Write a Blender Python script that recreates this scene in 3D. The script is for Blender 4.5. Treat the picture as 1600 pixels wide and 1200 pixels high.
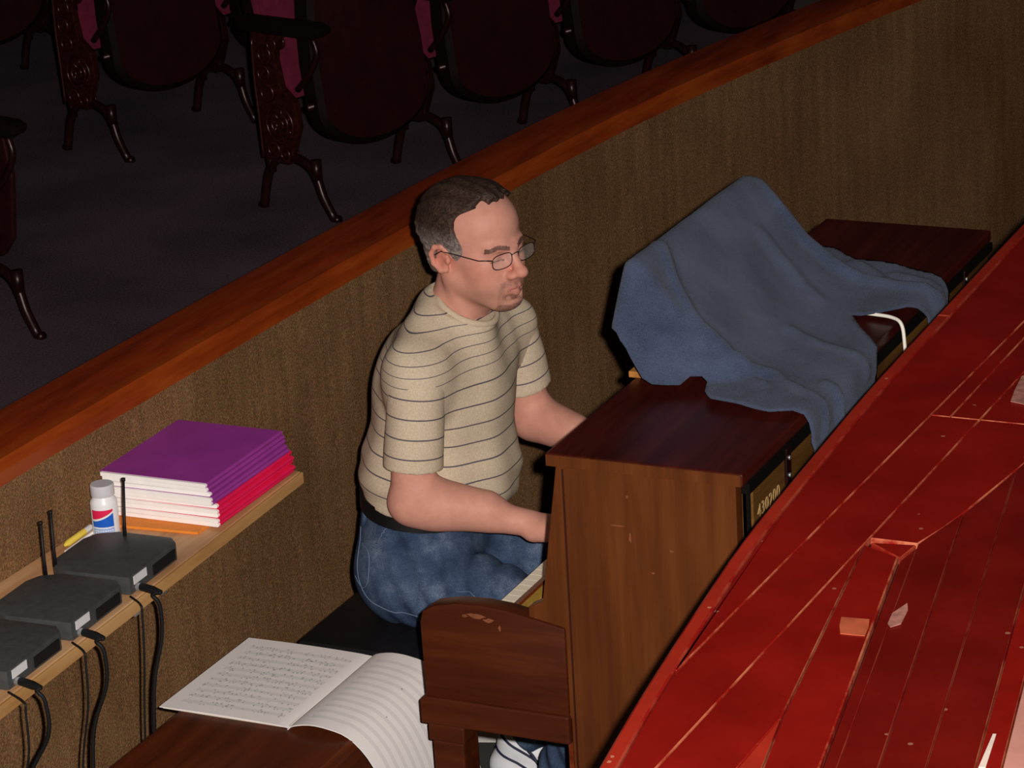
import bpy, bmesh, math, random
import numpy as np
from mathutils import Vector, Matrix
from mathutils.bvhtree import BVHTree
from mathutils.geometry import delaunay_2d_cdt

random.seed(7)
for o in list(bpy.data.objects):
    bpy.data.objects.remove(o)
SC = bpy.context.scene
COL = SC.collection

# ------------------------------------------------------------------ camera, flash, ambient, exposure
YAW, PITCH, ROLL = 0.4518, 0.3361, -0.0587
CAM = Vector((2.0543, -4.3492, 2.947))
fw = Vector((-math.sin(YAW) * math.cos(PITCH), math.cos(YAW) * math.cos(PITCH), -math.sin(PITCH)))
r0 = Vector((math.cos(YAW), math.sin(YAW), 0))
u0 = r0.cross(fw)
cam_r = math.cos(ROLL) * r0 + math.sin(ROLL) * u0
cam_u = -math.sin(ROLL) * r0 + math.cos(ROLL) * u0
cd = bpy.data.cameras.new('camera')
cd.sensor_width = 36.0
cd.lens = 4700.0 / 1600.0 * 36.0
cd.clip_end = 60
cam = bpy.data.objects.new('camera', cd)
m = Matrix.Identity(4)
for i in range(3):
    m[i][0] = cam_r[i]; m[i][1] = cam_u[i]; m[i][2] = -fw[i]; m[i][3] = CAM[i]
cam.matrix_world = m
COL.objects.link(cam)
SC.camera = cam

# the camera's own flash, a little above and to the right of the lens
fl = bpy.data.lights.new('camera_flash', 'POINT')
fl.energy = 1230
fl.color = (1.0, 0.93, 0.86)
fl.shadow_soft_size = 0.018
flo = bpy.data.objects.new('camera_flash', fl)
flo.location = CAM + cam_r * 0.075 + cam_u * 0.045 + fw * 0.03
COL.objects.link(flo)

wd = bpy.data.worlds.new('dim_house')
wd.use_nodes = True
wd.node_tree.nodes['Background'].inputs[0].default_value = (0.9, 0.62, 0.55, 1)
wd.node_tree.nodes['Background'].inputs[1].default_value = 0.011
SC.world = wd

SC.view_settings.view_transform = 'Standard'
SC.view_settings.look = 'None'
SC.view_settings.gamma = 1
SC.view_settings.use_curve_mapping = False
SC.view_settings.exposure = 0.0

# ------------------------------------------------------------------ materials
def lin(c):
    return tuple(((v / 255) / 12.92) if v / 255 <= 0.04045 else (((v / 255) + 0.055) / 1.055) ** 2.4 for v in c)

class NT:
    def __init__(s, name):
        s.m = bpy.data.materials.new(name); s.m.use_nodes = True
        s.t = s.m.node_tree; s.n = s.t.nodes; s.b = s.n['Principled BSDF']
    def node(s, kind, **kw):
        n = s.n.new(kind)
        for k, v in kw.items():
            if k in n.inputs: n.inputs[k].default_value = v
            else: setattr(n, k, v)
        return n
    def link(s, a, b): s.t.links.new(a, b)
    def coords(s, kind='Object', scale=(1, 1, 1), rot=(0, 0, 0)):
        tc = s.node('ShaderNodeTexCoord'); mp = s.node('ShaderNodeMapping')
        mp.inputs['Scale'].default_value = scale; mp.inputs['Rotation'].default_value = rot
        s.link(tc.outputs[kind], mp.inputs['Vector']); return mp.outputs['Vector']
    def noise(s, vec, scale=5, detail=3, rough=.55):
        n = s.node('ShaderNodeTexNoise'); n.inputs['Scale'].default_value = scale
        n.inputs['Detail'].default_value = detail; n.inputs['Roughness'].default_value = rough
        s.link(vec, n.inputs['Vector']); return n.outputs['Fac']
    def ramp(s, fac, stops):
        r = s.node('ShaderNodeValToRGB'); e = r.color_ramp.elements
        while len(e) < len(stops): e.new(.5)
        for i, (p, c) in enumerate(stops):
            e[i].position = p; e[i].color = (*c[:3], 1)
        s.link(fac, r.inputs['Fac']); return r.outputs['Color']
    def mix(s, fac, a, b, mode='MIX'):
        n = s.node('ShaderNodeMix'); n.data_type = 'RGBA'; n.blend_type = mode
        for v, i in ((fac, 0), (a, 6), (b, 7)):
            if isinstance(v, (int, float)): n.inputs[i].default_value = v
            elif isinstance(v, tuple): n.inputs[i].default_value = (*v[:3], 1)
            else: s.link(v, n.inputs[i])
        return n.outputs[2]
    def math(s, op, a, b=None, c=None):
        n = s.node('ShaderNodeMath'); n.operation = op
        for i, v in enumerate((a, b, c)):
            if v is None: continue
            if isinstance(v, (int, float)): n.inputs[i].default_value = v
            else: s.link(v, n.inputs[i])
        return n.outputs[0]
    def bump(s, h, strength=.3, dist=.01):
        n = s.node('ShaderNodeBump'); n.inputs['Strength'].default_value = strength; n.inputs['Distance'].default_value = dist
        s.link(h, n.inputs['Height']); s.link(n.outputs['Normal'], s.b.inputs['Normal'])
    def color(s, c):
        if isinstance(c, tuple): s.b.inputs['Base Color'].default_value = (*c[:3], 1)
        else: s.link(c, s.b.inputs['Base Color'])
    def set(s, rough=.6, spec=.3, metal=0, **kw):
        s.b.inputs['Roughness'].default_value = rough; s.b.inputs['Specular IOR Level'].default_value = spec
        s.b.inputs['Metallic'].default_value = metal
        for k, v in kw.items(): s.b.inputs[k].default_value = v
        return s.m

MAT = {}
def plain(name, c, rough=.6, spec=.3, metal=0, vary=.12, scale=30, bump=0):
    n = NT(name); v = n.coords()
    f = n.noise(v, scale, 3)
    a = tuple(x * (1 - vary) for x in c); b = tuple(min(1, x * (1 + vary)) for x in c)
    n.color(n.ramp(f, [(.3, a), (.7, b)]))
    if bump: n.bump(f, bump, .003)
    MAT[name] = n.set(rough, spec, metal); return MAT[name]

def wood(name, dark, mid, light, scale=(1, 1, 1), rough=.45, spec=.35, grain=14, bump=.06, blotch=2.5):
    n = NT(name); v = n.coords('Object', scale)
    g = n.noise(v, grain, 6, .62)
    big = n.noise(n.coords('Object'), blotch, 2)
    k = n.math('ADD', n.math('MULTIPLY', g, .75), n.math('MULTIPLY', big, .25))
    n.color(n.ramp(k, [(.36, dark), (.5, mid), (.66, light)]))
    n.bump(g, bump, .002)
    MAT[name] = n.set(rough, spec); return MAT[name]

# painted stage boards, scuffed
def stage_paint(name, base, scuff=.5):
    n = NT(name)
    v = n.coords('Object')
    a = n.noise(v, 7, 4); b = n.noise(n.coords('Object', (1, .16, 1), (0, 0, -.17)), 40, 4, .7)
    col = n.ramp(a, [(.3, tuple(x * .78 for x in base)), (.7, tuple(x * 1.15 for x in base))])
    sc = n.math('GREATER_THAN', b, .735)
    dots = n.node('ShaderNodeTexVoronoi'); dots.inputs['Scale'].default_value = 24; n.link(v, dots.inputs['Vector'])
    dm = n.math('MULTIPLY', n.math('LESS_THAN', dots.outputs['Distance'], .085), n.math('GREATER_THAN', n.noise(v, 11, 2), .55))
    col = n.mix(n.math('MULTIPLY', sc, .35 * scuff), col, lin((190, 120, 95)))
    col = n.mix(n.math('MULTIPLY', dm, .6 * scuff), col, lin((215, 170, 140)))
    n.color(col); n.bump(b, .05, .002)
    n.link(n.math('ADD', n.math('MULTIPLY', a, .25), .28), n.b.inputs['Roughness'])
    n.b.inputs['Specular IOR Level'].default_value = .35
    MAT[name] = n.m
RED = lin((134, 18, 11))
stage_paint('stage_red', RED)
stage_paint('stage_red_dull', tuple(x * .66 for x in RED[:1]) + tuple(x * .8 for x in RED[1:]))
stage_paint('stage_red_orange', lin((164, 42, 26)), .8)
stage_paint('stage_worn', lin((200, 140, 128)), 1)  # paler greyish pink than the other boards
def worn(name, pale):
    n = NT(name); f = n.noise(n.coords('Object', (1, .5, 1)), 16, 4, .7)
    n.color(n.ramp(f, [(.42, tuple(x * 1.1 for x in RED)), (.60, pale)])); MAT[name] = n.set(.6, .2)
worn('worn_edge', lin((186, 104, 74)))
worn('worn_edge_dim', lin((156, 60, 42)))
plain('stage_under', lin((70, 12, 8)), .8, .1)

# carpet-covered pit wall
n = NT('wall_carpet')
v = n.coords('Object')
f1 = n.noise(v, 260, 2); f2 = n.noise(v, 1.6, 3); f3 = n.noise(n.coords('Object', (1, 1, .12)), 30, 3)
k = n.math('ADD', n.math('ADD', n.math('MULTIPLY', f1, .55), n.math('MULTIPLY', f2, .3)), n.math('MULTIPLY', f3, .15))
fc = n.node('ShaderNodeTexNoise'); fc.inputs['Scale'].default_value = 190; fc.inputs['Detail'].default_value = 2; n.link(v, fc.inputs['Vector'])
n.color(n.mix(.34, n.ramp(k, [(.34, lin((80, 56, 36))), (.5, lin((122, 90, 60))), (.66, lin((164, 126, 90)))]), fc.outputs['Color'], 'OVERLAY'))
n.bump(f1, .5, .004)
MAT['wall_carpet'] = n.set(.95, .05)

n = NT('house_carpet')
f1 = n.noise(n.coords('Object'), 180, 2); f2 = n.noise(n.coords('Object'), 2, 2)
k = n.math('ADD', n.math('MULTIPLY', f1, .6), n.math('MULTIPLY', f2, .4))
n.color(n.ramp(k, [(.35, lin((66, 54, 64))), (.65, lin((112, 94, 104)))])); n.bump(f1, .4, .004)
MAT['house_carpet'] = n.set(.95, .05)
plain('pit_floor', lin((72, 74, 70)), .8, .2, scale=8)

wood('rail_wood', lin((98, 30, 8)), lin((124, 42, 10)), lin((142, 56, 15)), (1, .12, 1), .5, .25, 22)
wood('rail_lip', lin((116, 42, 10)), lin((146, 58, 16)), lin((164, 76, 24)), (1, .12, 1), .45, .3, 22)
wood('piano_side', lin((74, 34, 11)), lin((90, 45, 16)), lin((106, 57, 23)), (1, 1, .07), .42, .35, 26)
wood('piano_lid', lin((52, 14, 10)), lin((66, 19, 13)), lin((80, 27, 17)), (1, .09, 1), .35, .35, 26)
wood('piano_cheek', lin((58, 21, 8)), lin((70, 28, 11)), lin((84, 37, 15)), (.1, 1, 1), .4, .35, 30)
wood('piano_front', lin((84, 30, 12)), lin((112, 46, 18)), lin((130, 60, 24)), (1, .1, 1), .4, .35, 26)
wood('raw_wood', lin((150, 98, 46)), lin((176, 120, 60)), lin((200, 146, 82)), (1, .12, 1), .6, .2, 20)
wood('back_wood', lin((78, 48, 18)), lin((100, 66, 26)), lin((122, 84, 38)), (1, .12, 1), .6, .2, 20)
wood('shelf_wood', lin((176, 124, 84)), lin((204, 156, 112)), lin((220, 178, 134)), (1, .1, 1), .5, .25, 20)
wood('shelf_edge', lin((160, 114, 64)), lin((188, 142, 88)), lin((204, 160, 108)), (1, .1, 1), .6, .2, 20)
wood('bench_wood', lin((62, 24, 9)), lin((84, 35, 14)), lin((104, 48, 20)), (1, .09, 1), .4, .35, 24)
plain('black_vinyl', lin((18, 16, 19)), .5, .35, vary=.2, bump=.1)
plain('black_gap', lin((12, 9, 8)), .8, .1)
plain('dark_wood', lin((52, 20, 12)), .5, .3)
plain('black_plastic', lin((66, 68, 70)), .45, .35, vary=.15, scale=60)
plain('black_rubber', lin((20, 20, 22)), .55, .3)
plain('silver', lin((170, 172, 176)), .4, .5, .7)
plain('label_white', lin((222, 222, 226)), .5, .3, vary=.04)
plain('bottle_white', lin((236, 236, 240)), .35, .4, vary=.02)
plain('bottle_cap', lin((206, 206, 214)), .5, .3, vary=.03)
plain('print_red', lin((226, 36, 84)), .5, .3, vary=.05)
plain('print_blue', lin((30, 96, 206)), .5, .3, vary=.05)
plain('print_pale', lin((150, 176, 226)), .5, .3, vary=.05)
plain('purple_card', lin((160, 60, 156)), .55, .25, vary=.12, scale=9)
plain('red_card', lin((240, 28, 88)), .55, .25, vary=.1, scale=9)
plain('orange_card', lin((232, 138, 52)), .6, .2, vary=.08)
plain('page_white', lin((252, 248, 246)), .8, .1, vary=.03)
plain('paper_edge', lin((234, 226, 214)), .8, .1, vary=.05)
plain('pencil_yellow', lin((236, 208, 84)), .5, .3, vary=.05)
plain('cable_white', lin((238, 232, 220)), .5, .3, vary=.03)
plain('key_white', lin((246, 236, 214)), .3, .4, vary=.03)
plain('key_black', lin((16, 15, 15)), .3, .4)
plain('brass', lin((226, 178, 80)), .35, .5, .6)
plain('iron_black', lin((40, 14, 14)), .35, .5, .3, vary=.3, scale=40)
plain('iron_ornate', lin((62, 24, 20)), .3, .6, .4, vary=.4, scale=60)
plain('seat_veneer', lin((40, 8, 9)), .55, .25, vary=.25, scale=14)
plain('seat_edge', lin((20, 6, 8)), .7, .12)
plain('seat_velvet', lin((112, 36, 58)), .9, .1, vary=.15)
plain('tape_brown', lin((186, 92, 62)), .5, .3, vary=.2)
plain('tape_grey', lin((176, 120, 108)), .5, .3, vary=.3, scale=60)
plain('tape_white', lin((232, 214, 204)), .5, .3, vary=.1)
plain('sock_dark', lin((40, 40, 48)), .9, .1)
plain('shoe_white', lin((232, 234, 240)), .5, .3, vary=.06, scale=40, bump=.2)
plain('shoe_navy', lin((28, 32, 60)), .5, .3)
plain('shoe_sole', lin((200, 202, 208)), .6, .2)
plain('belt_leather', lin((20, 18, 22)), .4, .4)
plain('glasses_metal', lin((62, 48, 44)), .3, .5, .6)
plain('stitch', lin((104, 118, 144)), .9, .1)
plain('scuffed', lin((124, 72, 48)), .7, .1, vary=.3)
plain('print_serial', lin((190, 156, 104)), .7, .2)

n = NT('towel_cloth')
v = n.coords('Object'); f1 = n.noise(v, 420, 2); f2 = n.noise(v, 9, 3)
k = n.math('ADD', n.math('MULTIPLY', f1, .4), n.math('MULTIPLY', f2, .6))
n.color(n.ramp(k, [(.36, lin((56, 64, 86))), (.64, lin((80, 90, 116)))])); n.bump(f1, .7, .004)
MAT['towel_cloth'] = n.set(.95, .05, 0, **{'Sheen Weight': .12, 'Sheen Roughness': .5})

n = NT('denim')
v = n.coords('Object'); f1 = n.noise(n.coords('Object', (1, 1, 2.5)), 320, 2); f2 = n.noise(v, 14, 4, .65)
k = n.math('ADD', n.math('MULTIPLY', f1, .35), n.math('MULTIPLY', f2, .65))
n.color(n.ramp(k, [(.36, lin((44, 58, 84))), (.52, lin((64, 80, 107))), (.68, lin((106, 121, 142)))])); n.bump(k, .35, .004)
MAT['denim'] = n.set(.9, .1)

# knit shirt: thin dark stripes at a constant cloth coordinate kept in the mesh attribute "cloth"
n = NT('striped_knit')
at = n.node('ShaderNodeAttribute'); at.attribute_name = 'cloth'
fr = n.math('FRACT', n.math('DIVIDE', at.outputs['Fac'], .0395))
st = n.math('LESS_THAN', n.math('ABSOLUTE', n.math('SUBTRACT', fr, .5)), .036)
f1 = n.noise(n.coords('Object'), 300, 2)
base = n.ramp(f1, [(.3, lin((188, 170, 146))), (.7, lin((208, 191, 168)))])
n.color(n.mix(st, base, lin((92, 86, 96)))); n.bump(f1, .25, .002)
MAT['striped_knit'] = n.set(.9, .1)
plain('knit_plain', lin((196, 178, 154)), .9, .1, vary=.06, scale=200, bump=.2)

n = NT('skin')
at = n.node('ShaderNodeAttribute'); at.attribute_name = 'tone'
f1 = n.noise(n.coords('Object'), 60, 3)
n.color(n.mix(1.0, at.outputs['Color'], n.ramp(f1, [(.3, (.9, .88, .88)), (.7, (1, 1, 1))]), 'MULTIPLY'))
n.bump(n.noise(n.coords('Object'), 500, 2), .08, .001)
MAT['skin'] = n.set(.55, .25, 0, **{'Subsurface Weight': .12, 'Subsurface Scale': .008, 'Subsurface Radius': (1, .35, .2)})

n = NT('hair')
at = n.node('ShaderNodeAttribute'); at.attribute_name = 'tone'
f1 = n.noise(n.coords('Object', (1, 2.2, 1)), 150, 4, .7)
n.color(n.mix(1.0, at.outputs['Color'], n.ramp(f1, [(.35, (.35, .33, .32)), (.65, (1.5, 1.45, 1.4))]), 'MULTIPLY'))
n.bump(f1, .7, .004)
MAT['hair'] = n.set(.5, .35)

n = NT('lens_glass')
MAT['lens_glass'] = n.set(.03, .5, 0, **{'Alpha': .10})
n.color((.95, .93, .9))

# printed music: five-line staves and note heads laid out in the page's own UV
def music(name, notes):
    n = NT(name)
    tc = n.node('ShaderNodeTexCoord'); sp = n.node('ShaderNodeSeparateXYZ'); n.link(tc.outputs['UV'], sp.inputs[0])
    u, v = sp.outputs[0], sp.outputs[1]
    sv = n.math('MULTIPLY', v, 13.0); fv = n.math('FRACT', sv)
    inst = n.math('MULTIPLY', n.math('GREATER_THAN', fv, .30), n.math('LESS_THAN', fv, .72))
    ln = n.math('LESS_THAN', n.math('FRACT', n.math('MULTIPLY', n.math('SUBTRACT', fv, .30), 11.9)), .3)
    inu = n.math('MULTIPLY', n.math('GREATER_THAN', u, .1), n.math('LESS_THAN', u, .9))
    inv = n.math('MULTIPLY', n.math('GREATER_THAN', v, .075), n.math('LESS_THAN', v, .93))
    page = n.math('MULTIPLY', inu, inv)
    staff = n.math('MULTIPLY', n.math('MULTIPLY', inst, ln), page)
    col = n.mix(n.math('MULTIPLY', staff, .55), lin((244, 238, 236)), lin((120, 118, 140)))
    mp = n.node('ShaderNodeMapping'); mp.inputs['Scale'].default_value = (70, 52, 1); n.link(tc.outputs['UV'], mp.inputs[0])
    vo = n.node('ShaderNodeTexVoronoi'); vo.inputs['Scale'].default_value = 1; n.link(mp.outputs[0], vo.inputs['Vector'])
    nd = n.math('MULTIPLY', n.math('LESS_THAN', vo.outputs['Distance'], .42), n.math('GREATER_THAN', vo.outputs['Color'], 1 - notes))
    nd = n.math('MULTIPLY', n.math('MULTIPLY', nd, page), n.math('MULTIPLY', n.math('GREATER_THAN', fv, .12), n.math('LESS_THAN', fv, .88)))
    col = n.mix(n.math('MULTIPLY', nd, .55), col, lin((70, 68, 84)))
    n.color(col)
    MAT[name] = n.set(.75, .15)
music('music_dense', .36)
music('music_sparse', .07)

# ------------------------------------------------------------------ mesh helpers
class MB:
    def __init__(s): s.v = []; s.f = []; s.mi = []; s.uv = None
    def add(s, vs, fs, mi=0):
        b = len(s.v); s.v += [tuple(p) for p in vs]; s.f += [tuple(i + b for i in f) for f in fs]; s.mi += [mi] * len(fs); return s
    def box(s, x0, x1, y0, y1, z0, z1, mi=0, bev=0.0):
        if bev <= 0:
            vs = [(x, y, z) for z in (z0, z1) for y in (y0, y1) for x in (x0, x1)]
            return s.add(vs, [(0, 2, 3, 1), (4, 5, 7, 6), (0, 1, 5, 4), (2, 6, 7, 3), (0, 4, 6, 2), (1, 3, 7, 5)], mi)
        bm = bmesh.new(); bmesh.ops.create_cube(bm, size=1)
        bmesh.ops.scale(bm, vec=(x1 - x0, y1 - y0, z1 - z0), verts=bm.verts)
        bmesh.ops.translate(bm, vec=((x0 + x1) / 2, (y0 + y1) / 2, (z0 + z1) / 2), verts=bm.verts)
        bmesh.ops.bevel(bm, geom=list(bm.edges), offset=bev, segments=2, affect='EDGES', profile=.6)
        return s.bm(bm, mi)
    def bm(s, bm, mi=0):
        bm.verts.ensure_lookup_table(); bm.verts.index_update()
        s.add([v.co[:] for v in bm.verts], [[v.index for v in f.verts] for f in bm.faces], mi); bm.free(); return s
    def prism(s, poly, axis, a, b, mi=0, bev=0.0):
        """poly: list of 2D points in the plane across axis ('y': (x,z); 'x': (y,z); 'z': (x,y))"""
        def p3(p, t): return {'y': (p[0], t, p[1]), 'x': (t, p[0], p[1]), 'z': (p[0], p[1], t)}[axis]
        bm = bmesh.new()
        va = [bm.verts.new(p3(p, a)) for p in poly]; vb = [bm.verts.new(p3(p, b)) for p in poly]
        n = len(poly); bm.faces.new(va[::-1]); bm.faces.new(vb)
        for i in range(n): bm.faces.new((va[i], va[(i + 1) % n], vb[(i + 1) % n], vb[i]))
        bmesh.ops.recalc_face_normals(bm, faces=bm.faces)
        if bev > 0:
            es = [e for e in bm.edges if len(e.link_faces) == 2 and e.calc_face_angle(0) > .5]
            bmesh.ops.bevel(bm, geom=es, offset=bev, segments=2, affect='EDGES', profile=.6)
        return s.bm(bm, mi)
    def tube(s, pts, r, seg=8, mi=0, closed=False, flat=1.0):
        pts = [Vector(p) for p in pts]; n = len(pts)
        rs = r if isinstance(r, (list, tuple)) else [r] * n
        vs, fs = [], []; up = None
        for i, p in enumerate(pts):
            if closed: t = pts[(i + 1) % n] - pts[i - 1]
            else: t = pts[min(i + 1, n - 1)] - pts[max(i - 1, 0)]
            t.normalize()
            if up is None:
                up = Vector((0, 0, 1)) if abs(t.z) < .9 else Vector((1, 0, 0))
            a = t.cross(up)
            if a.length < 1e-5: a = t.cross(Vector((0, 1, 0)))
            a.normalize(); b = a.cross(t); b.normalize(); up = b
            for k in range(seg):
                w = 2 * math.pi * k / seg
                vs.append(p + (a * math.cos(w) * flat + b * math.sin(w)) * rs[i])
        m_ = n if closed else n - 1
        for i in range(m_):
            j = (i + 1) % n
            for k in range(seg):
                l = (k + 1) % seg
                fs.append((i * seg + k, i * seg + l, j * seg + l, j * seg + k))
        if not closed:
            fs.append(tuple(range(seg))[::-1]); fs.append(tuple((n - 1) * seg + k for k in range(seg)))
        return s.add(vs, fs, mi)
    def lathe(s, prof, cx=0, cy=0, z0=0, seg=28, mi=0):
        vs, fs = [], []
        for (r, z) in prof:
            for k in range(seg):
                w = 2 * math.pi * k / seg; vs.append((cx + r * math.cos(w), cy + r * math.sin(w), z0 + z))
        for i in range(len(prof) - 1):
            for k in range(seg):
                l = (k + 1) % seg; fs.append((i * seg + k, i * seg + l, (i + 1) * seg + l, (i + 1) * seg + k))
        fs.append(tuple(range(seg))[::-1]); fs.append(tuple((len(prof) - 1) * seg + k for k in range(seg)))
        return s.add(vs, fs, mi)
    def build(s, name, mats, parent=None, smooth=False, angle=None, offset=None):
        me = bpy.data.meshes.new(name); me.from_pydata(s.v, [], s.f); me.update()
        if not isinstance(mats, (list, tuple)): mats = [mats]
        for mm in mats: me.materials.append(MAT[mm])
        me.polygons.foreach_set('material_index', s.mi)
        bm = bmesh.new(); bm.from_mesh(me); bmesh.ops.recalc_face_normals(bm, faces=bm.faces); bm.to_mesh(me); bm.free()
        if smooth: me.polygons.foreach_set('use_smooth', [True] * len(me.polygons))
        if angle is not None: me.set_sharp_from_angle(angle=angle)
        return link(name, me, parent)

def link(name, me, parent=None):
    o = bpy.data.objects.new(name, me); COL.objects.link(o)
    if parent is not None: o.parent = parent
    return o
def tag(o, label, cat=None, group=None, kind=None):
    if label: o['label'] = label
    if cat: o['category'] = cat
    if group: o['group'] = group
    if kind: o['kind'] = kind
    return o
def thing(name, label, cat, loc=(0, 0, 0), rz=0, group=None):
    o = bpy.data.objects.new(name, None); COL.objects.link(o); o.location = loc; o.rotation_euler = (0, 0, rz)
    o.empty_display_size = .05
    return tag(o, label, cat, group)
def struct(o, label):
    o['kind'] = 'structure'; o['label'] = label; o['category'] = o.name.split('_')[0]; return o
def smooth_line(pts, n=60):
    """Catmull-Rom through the points"""
    P = [Vector(p) for p in pts]; P = [P[0] * 2 - P[1]] + P + [P[-1] * 2 - P[-2]]; out = []
    k = len(P) - 3; per = max(2, n // k)
    for i in range(k):
        a, b, c, d = P[i:i + 4]
        for j in range(per):
            t = j / per
            out.append(.5 * ((2 * b) + (c - a) * t + (2 * a - 5 * b + 4 * c - d) * t * t + (3 * b - a - 3 * c + d) * t ** 3))
    out.append(P[-2]); return out

# ------------------------------------------------------------------ the setting: pit, wall, rail, auditorium, stage
ZA = 0.40                                                        # auditorium floor
struct(MB().box(-1.25, 3.0, -5.2, 6.0, -.12, 0).build('floor', 'pit_floor'), 'dark grey floor of the orchestra pit')

wall_line = smooth_line([(-1.02, -3.4, 0), (-1.075, -2.0, 0), (-1.10, -.9, 0), (-1.094, -.07, 0), (-1.08, .467, 0), (-1.058, 1.085, 0), (-1.036, 1.55, 0),
                         (-1.0, 2.12, 0), (-.945, 2.70, 0), (-.845, 3.349, 0), (-.672, 4.215, 0), (-.45, 5.0, 0), (-.15, 5.8, 0)], 96)
def sweep(line, prof):
    """profile points (offset towards the audience, z) swept along a plan line"""
    mb = MB(); vs, fs = [], []; n = len(line); k = len(prof)
    for i, p in enumerate(line):
        t = (line[min(i + 1, n - 1)] - line[max(i - 1, 0)]).normalized(); nrm = Vector((-t.y, t.x, 0))
        for (d, z) in prof: q = p + nrm * d; vs.append((q.x, q.y, z))
    for i in range(n - 1):
        for j in range(k):
            l = (j + 1) % k; fs.append((i * k + j, i * k + l, (i + 1) * k + l, (i + 1) * k + j))
    fs.append(tuple(range(k))); fs.append(tuple((n - 1) * k + j for j in range(k))[::-1])
    mb.add(vs, fs); return mb
struct(sweep(wall_line, [(.0, -.1), (.11, -.1), (.11, .99), (.0, .99)]).build('wall_pit', 'wall_carpet', smooth=True, angle=.6), 'brown carpet covered curved wall between pit and auditorium')
rail = struct(sweep(wall_line, [(.025, 1.0), (.025, 1.03), (.036, 1.036), (.150, 1.034), (.156, 1.028), (.156, .985), (.14, .985), (.14, .99), (.03, .99)]).build('trim_1', 'rail_wood', smooth=True, angle=.6), 'orange stained wooden cap rail on the pit wall')
sweep(wall_line, [(-.016, .985), (-.016, 1.012), (.0, 1.028), (.024, 1.030), (.024, .985)]).build('rail_nosing', 'rail_lip', rail, smooth=True, angle=.6)

struct(sweep(wall_line, [(.1, ZA - .1), (7.5, ZA - .1), (7.5, ZA), (.1, ZA)]).build('floor_auditorium', 'house_carpet'), 'dark carpeted auditorium floor beyond the pit rail')

# stage: painted boards on a slab, curved apron edge
ZS = 1.30
edge = smooth_line([(1.20, -3.8, 0), (1.02, -3.1, 0), (.89, -2.5, 0), (.79, -2.0, 0), (.725, -1.62, 0), (.689, -1.358, 0), (.662, -1.168, 0), (.624, -.845, 0), (.600, -.596, 0), (.583, -.248, 0),
                    (.571, .038, 0), (.563, .477, 0), (.556, 1.0, 0), (.556, 1.6, 0), (.566, 2.3, 0), (.59, 3.1, 0), (.63, 3.9, 0)], 112)
def edge_x(y, off=0):
    for a, b in zip(edge, edge[1:]):
        if a.y <= y <= b.y: return a.x + (b.x - a.x) * (y - a.y) / max(1e-6, b.y - a.y) + off
    return (edge[0] if y < edge[0].y else edge[-1]).x + off
slab = [(p.x + .012, p.y) for p in edge] + [(3.2, 3.9), (3.2, -5.2), (1.75, -5.2)]
stage = struct(MB().prism(slab, 'z', ZS - .26, ZS - .012).build('floor_stage', 'stage_under'), 'red painted wooden stage floor with a curved apron edge')
MB().prism([(p.x + .05, p.y) for p in edge] + [(p.x + .09, p.y) for p in edge[::-1]], 'z', 0, ZS - .262).build('stage_fascia', 'stage_under', stage)

def plank(poly, mat='stage_red', dz=0.0, worn='worn_edge', ew=.0012, name='plank'):
    """one board: top face, pale worn arris round it, sides"""
    P = [Vector((x, y)) for x, y in poly]
    area = sum(a.x * b.y - b.x * a.y for a, b in zip(P, P[1:] + P[:1]))
    if area < 0: P.reverse()
    n = len(P); ins = []
    for i in range(n):
        a, b, c = P[i - 1], P[i], P[(i + 1) % n]
        d1 = (b - a).normalized(); d2 = (c - b).normalized()
        n1 = Vector((-d1.y, d1.x)); n2 = Vector((-d2.y, d2.x)); bis = n1 + n2
        if bis.length < 1e-4: bis = n1
        bis.normalize(); k = max(.35, bis.dot(n1)); ins.append((b, bis / k))
    z = ZS + dz; gap = .0009; vs = []
    for off, zz in ((gap, z - .011), (gap, z - .0016), (gap + ew, z)):
        for b, q in ins: w = b + q * off; vs.append((w.x, w.y, zz))
    mb = MB()
    fs0 = [(j, (j + 1) % n, n + (j + 1) % n, n + j) for j in range(n)]
    fs1 = [(n + j, n + (j + 1) % n, 2 * n + (j + 1) % n, 2 * n + j) for j in range(n)]
    mb.add(vs, fs0 + fs1 + [tuple(range(2 * n, 3 * n))])
    mb.mi = [1] * n + [1] * n + [0]
    return mb.build(name, [mat, worn], stage)

# edge nosing, in lengths
cuts = [-3.8, -2.6, -1.6, .42, 2.1, 3.9]
for a, b in zip(cuts, cuts[1:]):
    ys = np.linspace(a, b, 26)
    plank([(edge_x(y), y) for y in ys] + [(edge_x(y, .024), y) for y in ys[::-1]], 'stage_red_orange', .0015, 'worn_edge_dim', .003, 'nosing')
L1 = lambda y: .70 + .0275 * (y + .15)
L2 = lambda y: .779 + .021 * (y + .2)
LM = lambda y: .7345 + .014 * (y + .06)
B = lambda y: float(np.interp(y, [-.57, -.48, -.226, .1, .5, 3.9], [.842, .865, .899, .935, .952, .97]))
def strip(fa, fb, y0, y1, k=8, **kw):
    ys = np.linspace(y0, y1, k); return plank([(fa(y), y) for y in ys] + [(fb(y), y) for y in ys[::-1]], **kw)
E_in = lambda y: edge_x(y, .0235)
strip(E_in, L1, -1.07, 1.3, 30); strip(E_in, L1, 1.3, 3.9, 16)
strip(lambda y: max(L1(y), E_in(y)), L2, -1.60, -.06, 20)
for y0, y1 in ((-.06, 1.4), (1.4, 3.9)):
    strip(L1, LM, y0, y1); strip(LM, L2, y0, y1)
strip(L2, B, -.57, -.06, 8); strip(L2, B, -.06, .7, 8, mat='stage_red'); strip(L2, B, .7, 3.9)
plank([(.7715, -.60), (L2(-1.07), -1.07), (L2(-1.62), -1.62), (.843, -1.62), (.848, -1.305), (.8515, -1.159)])
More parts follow.
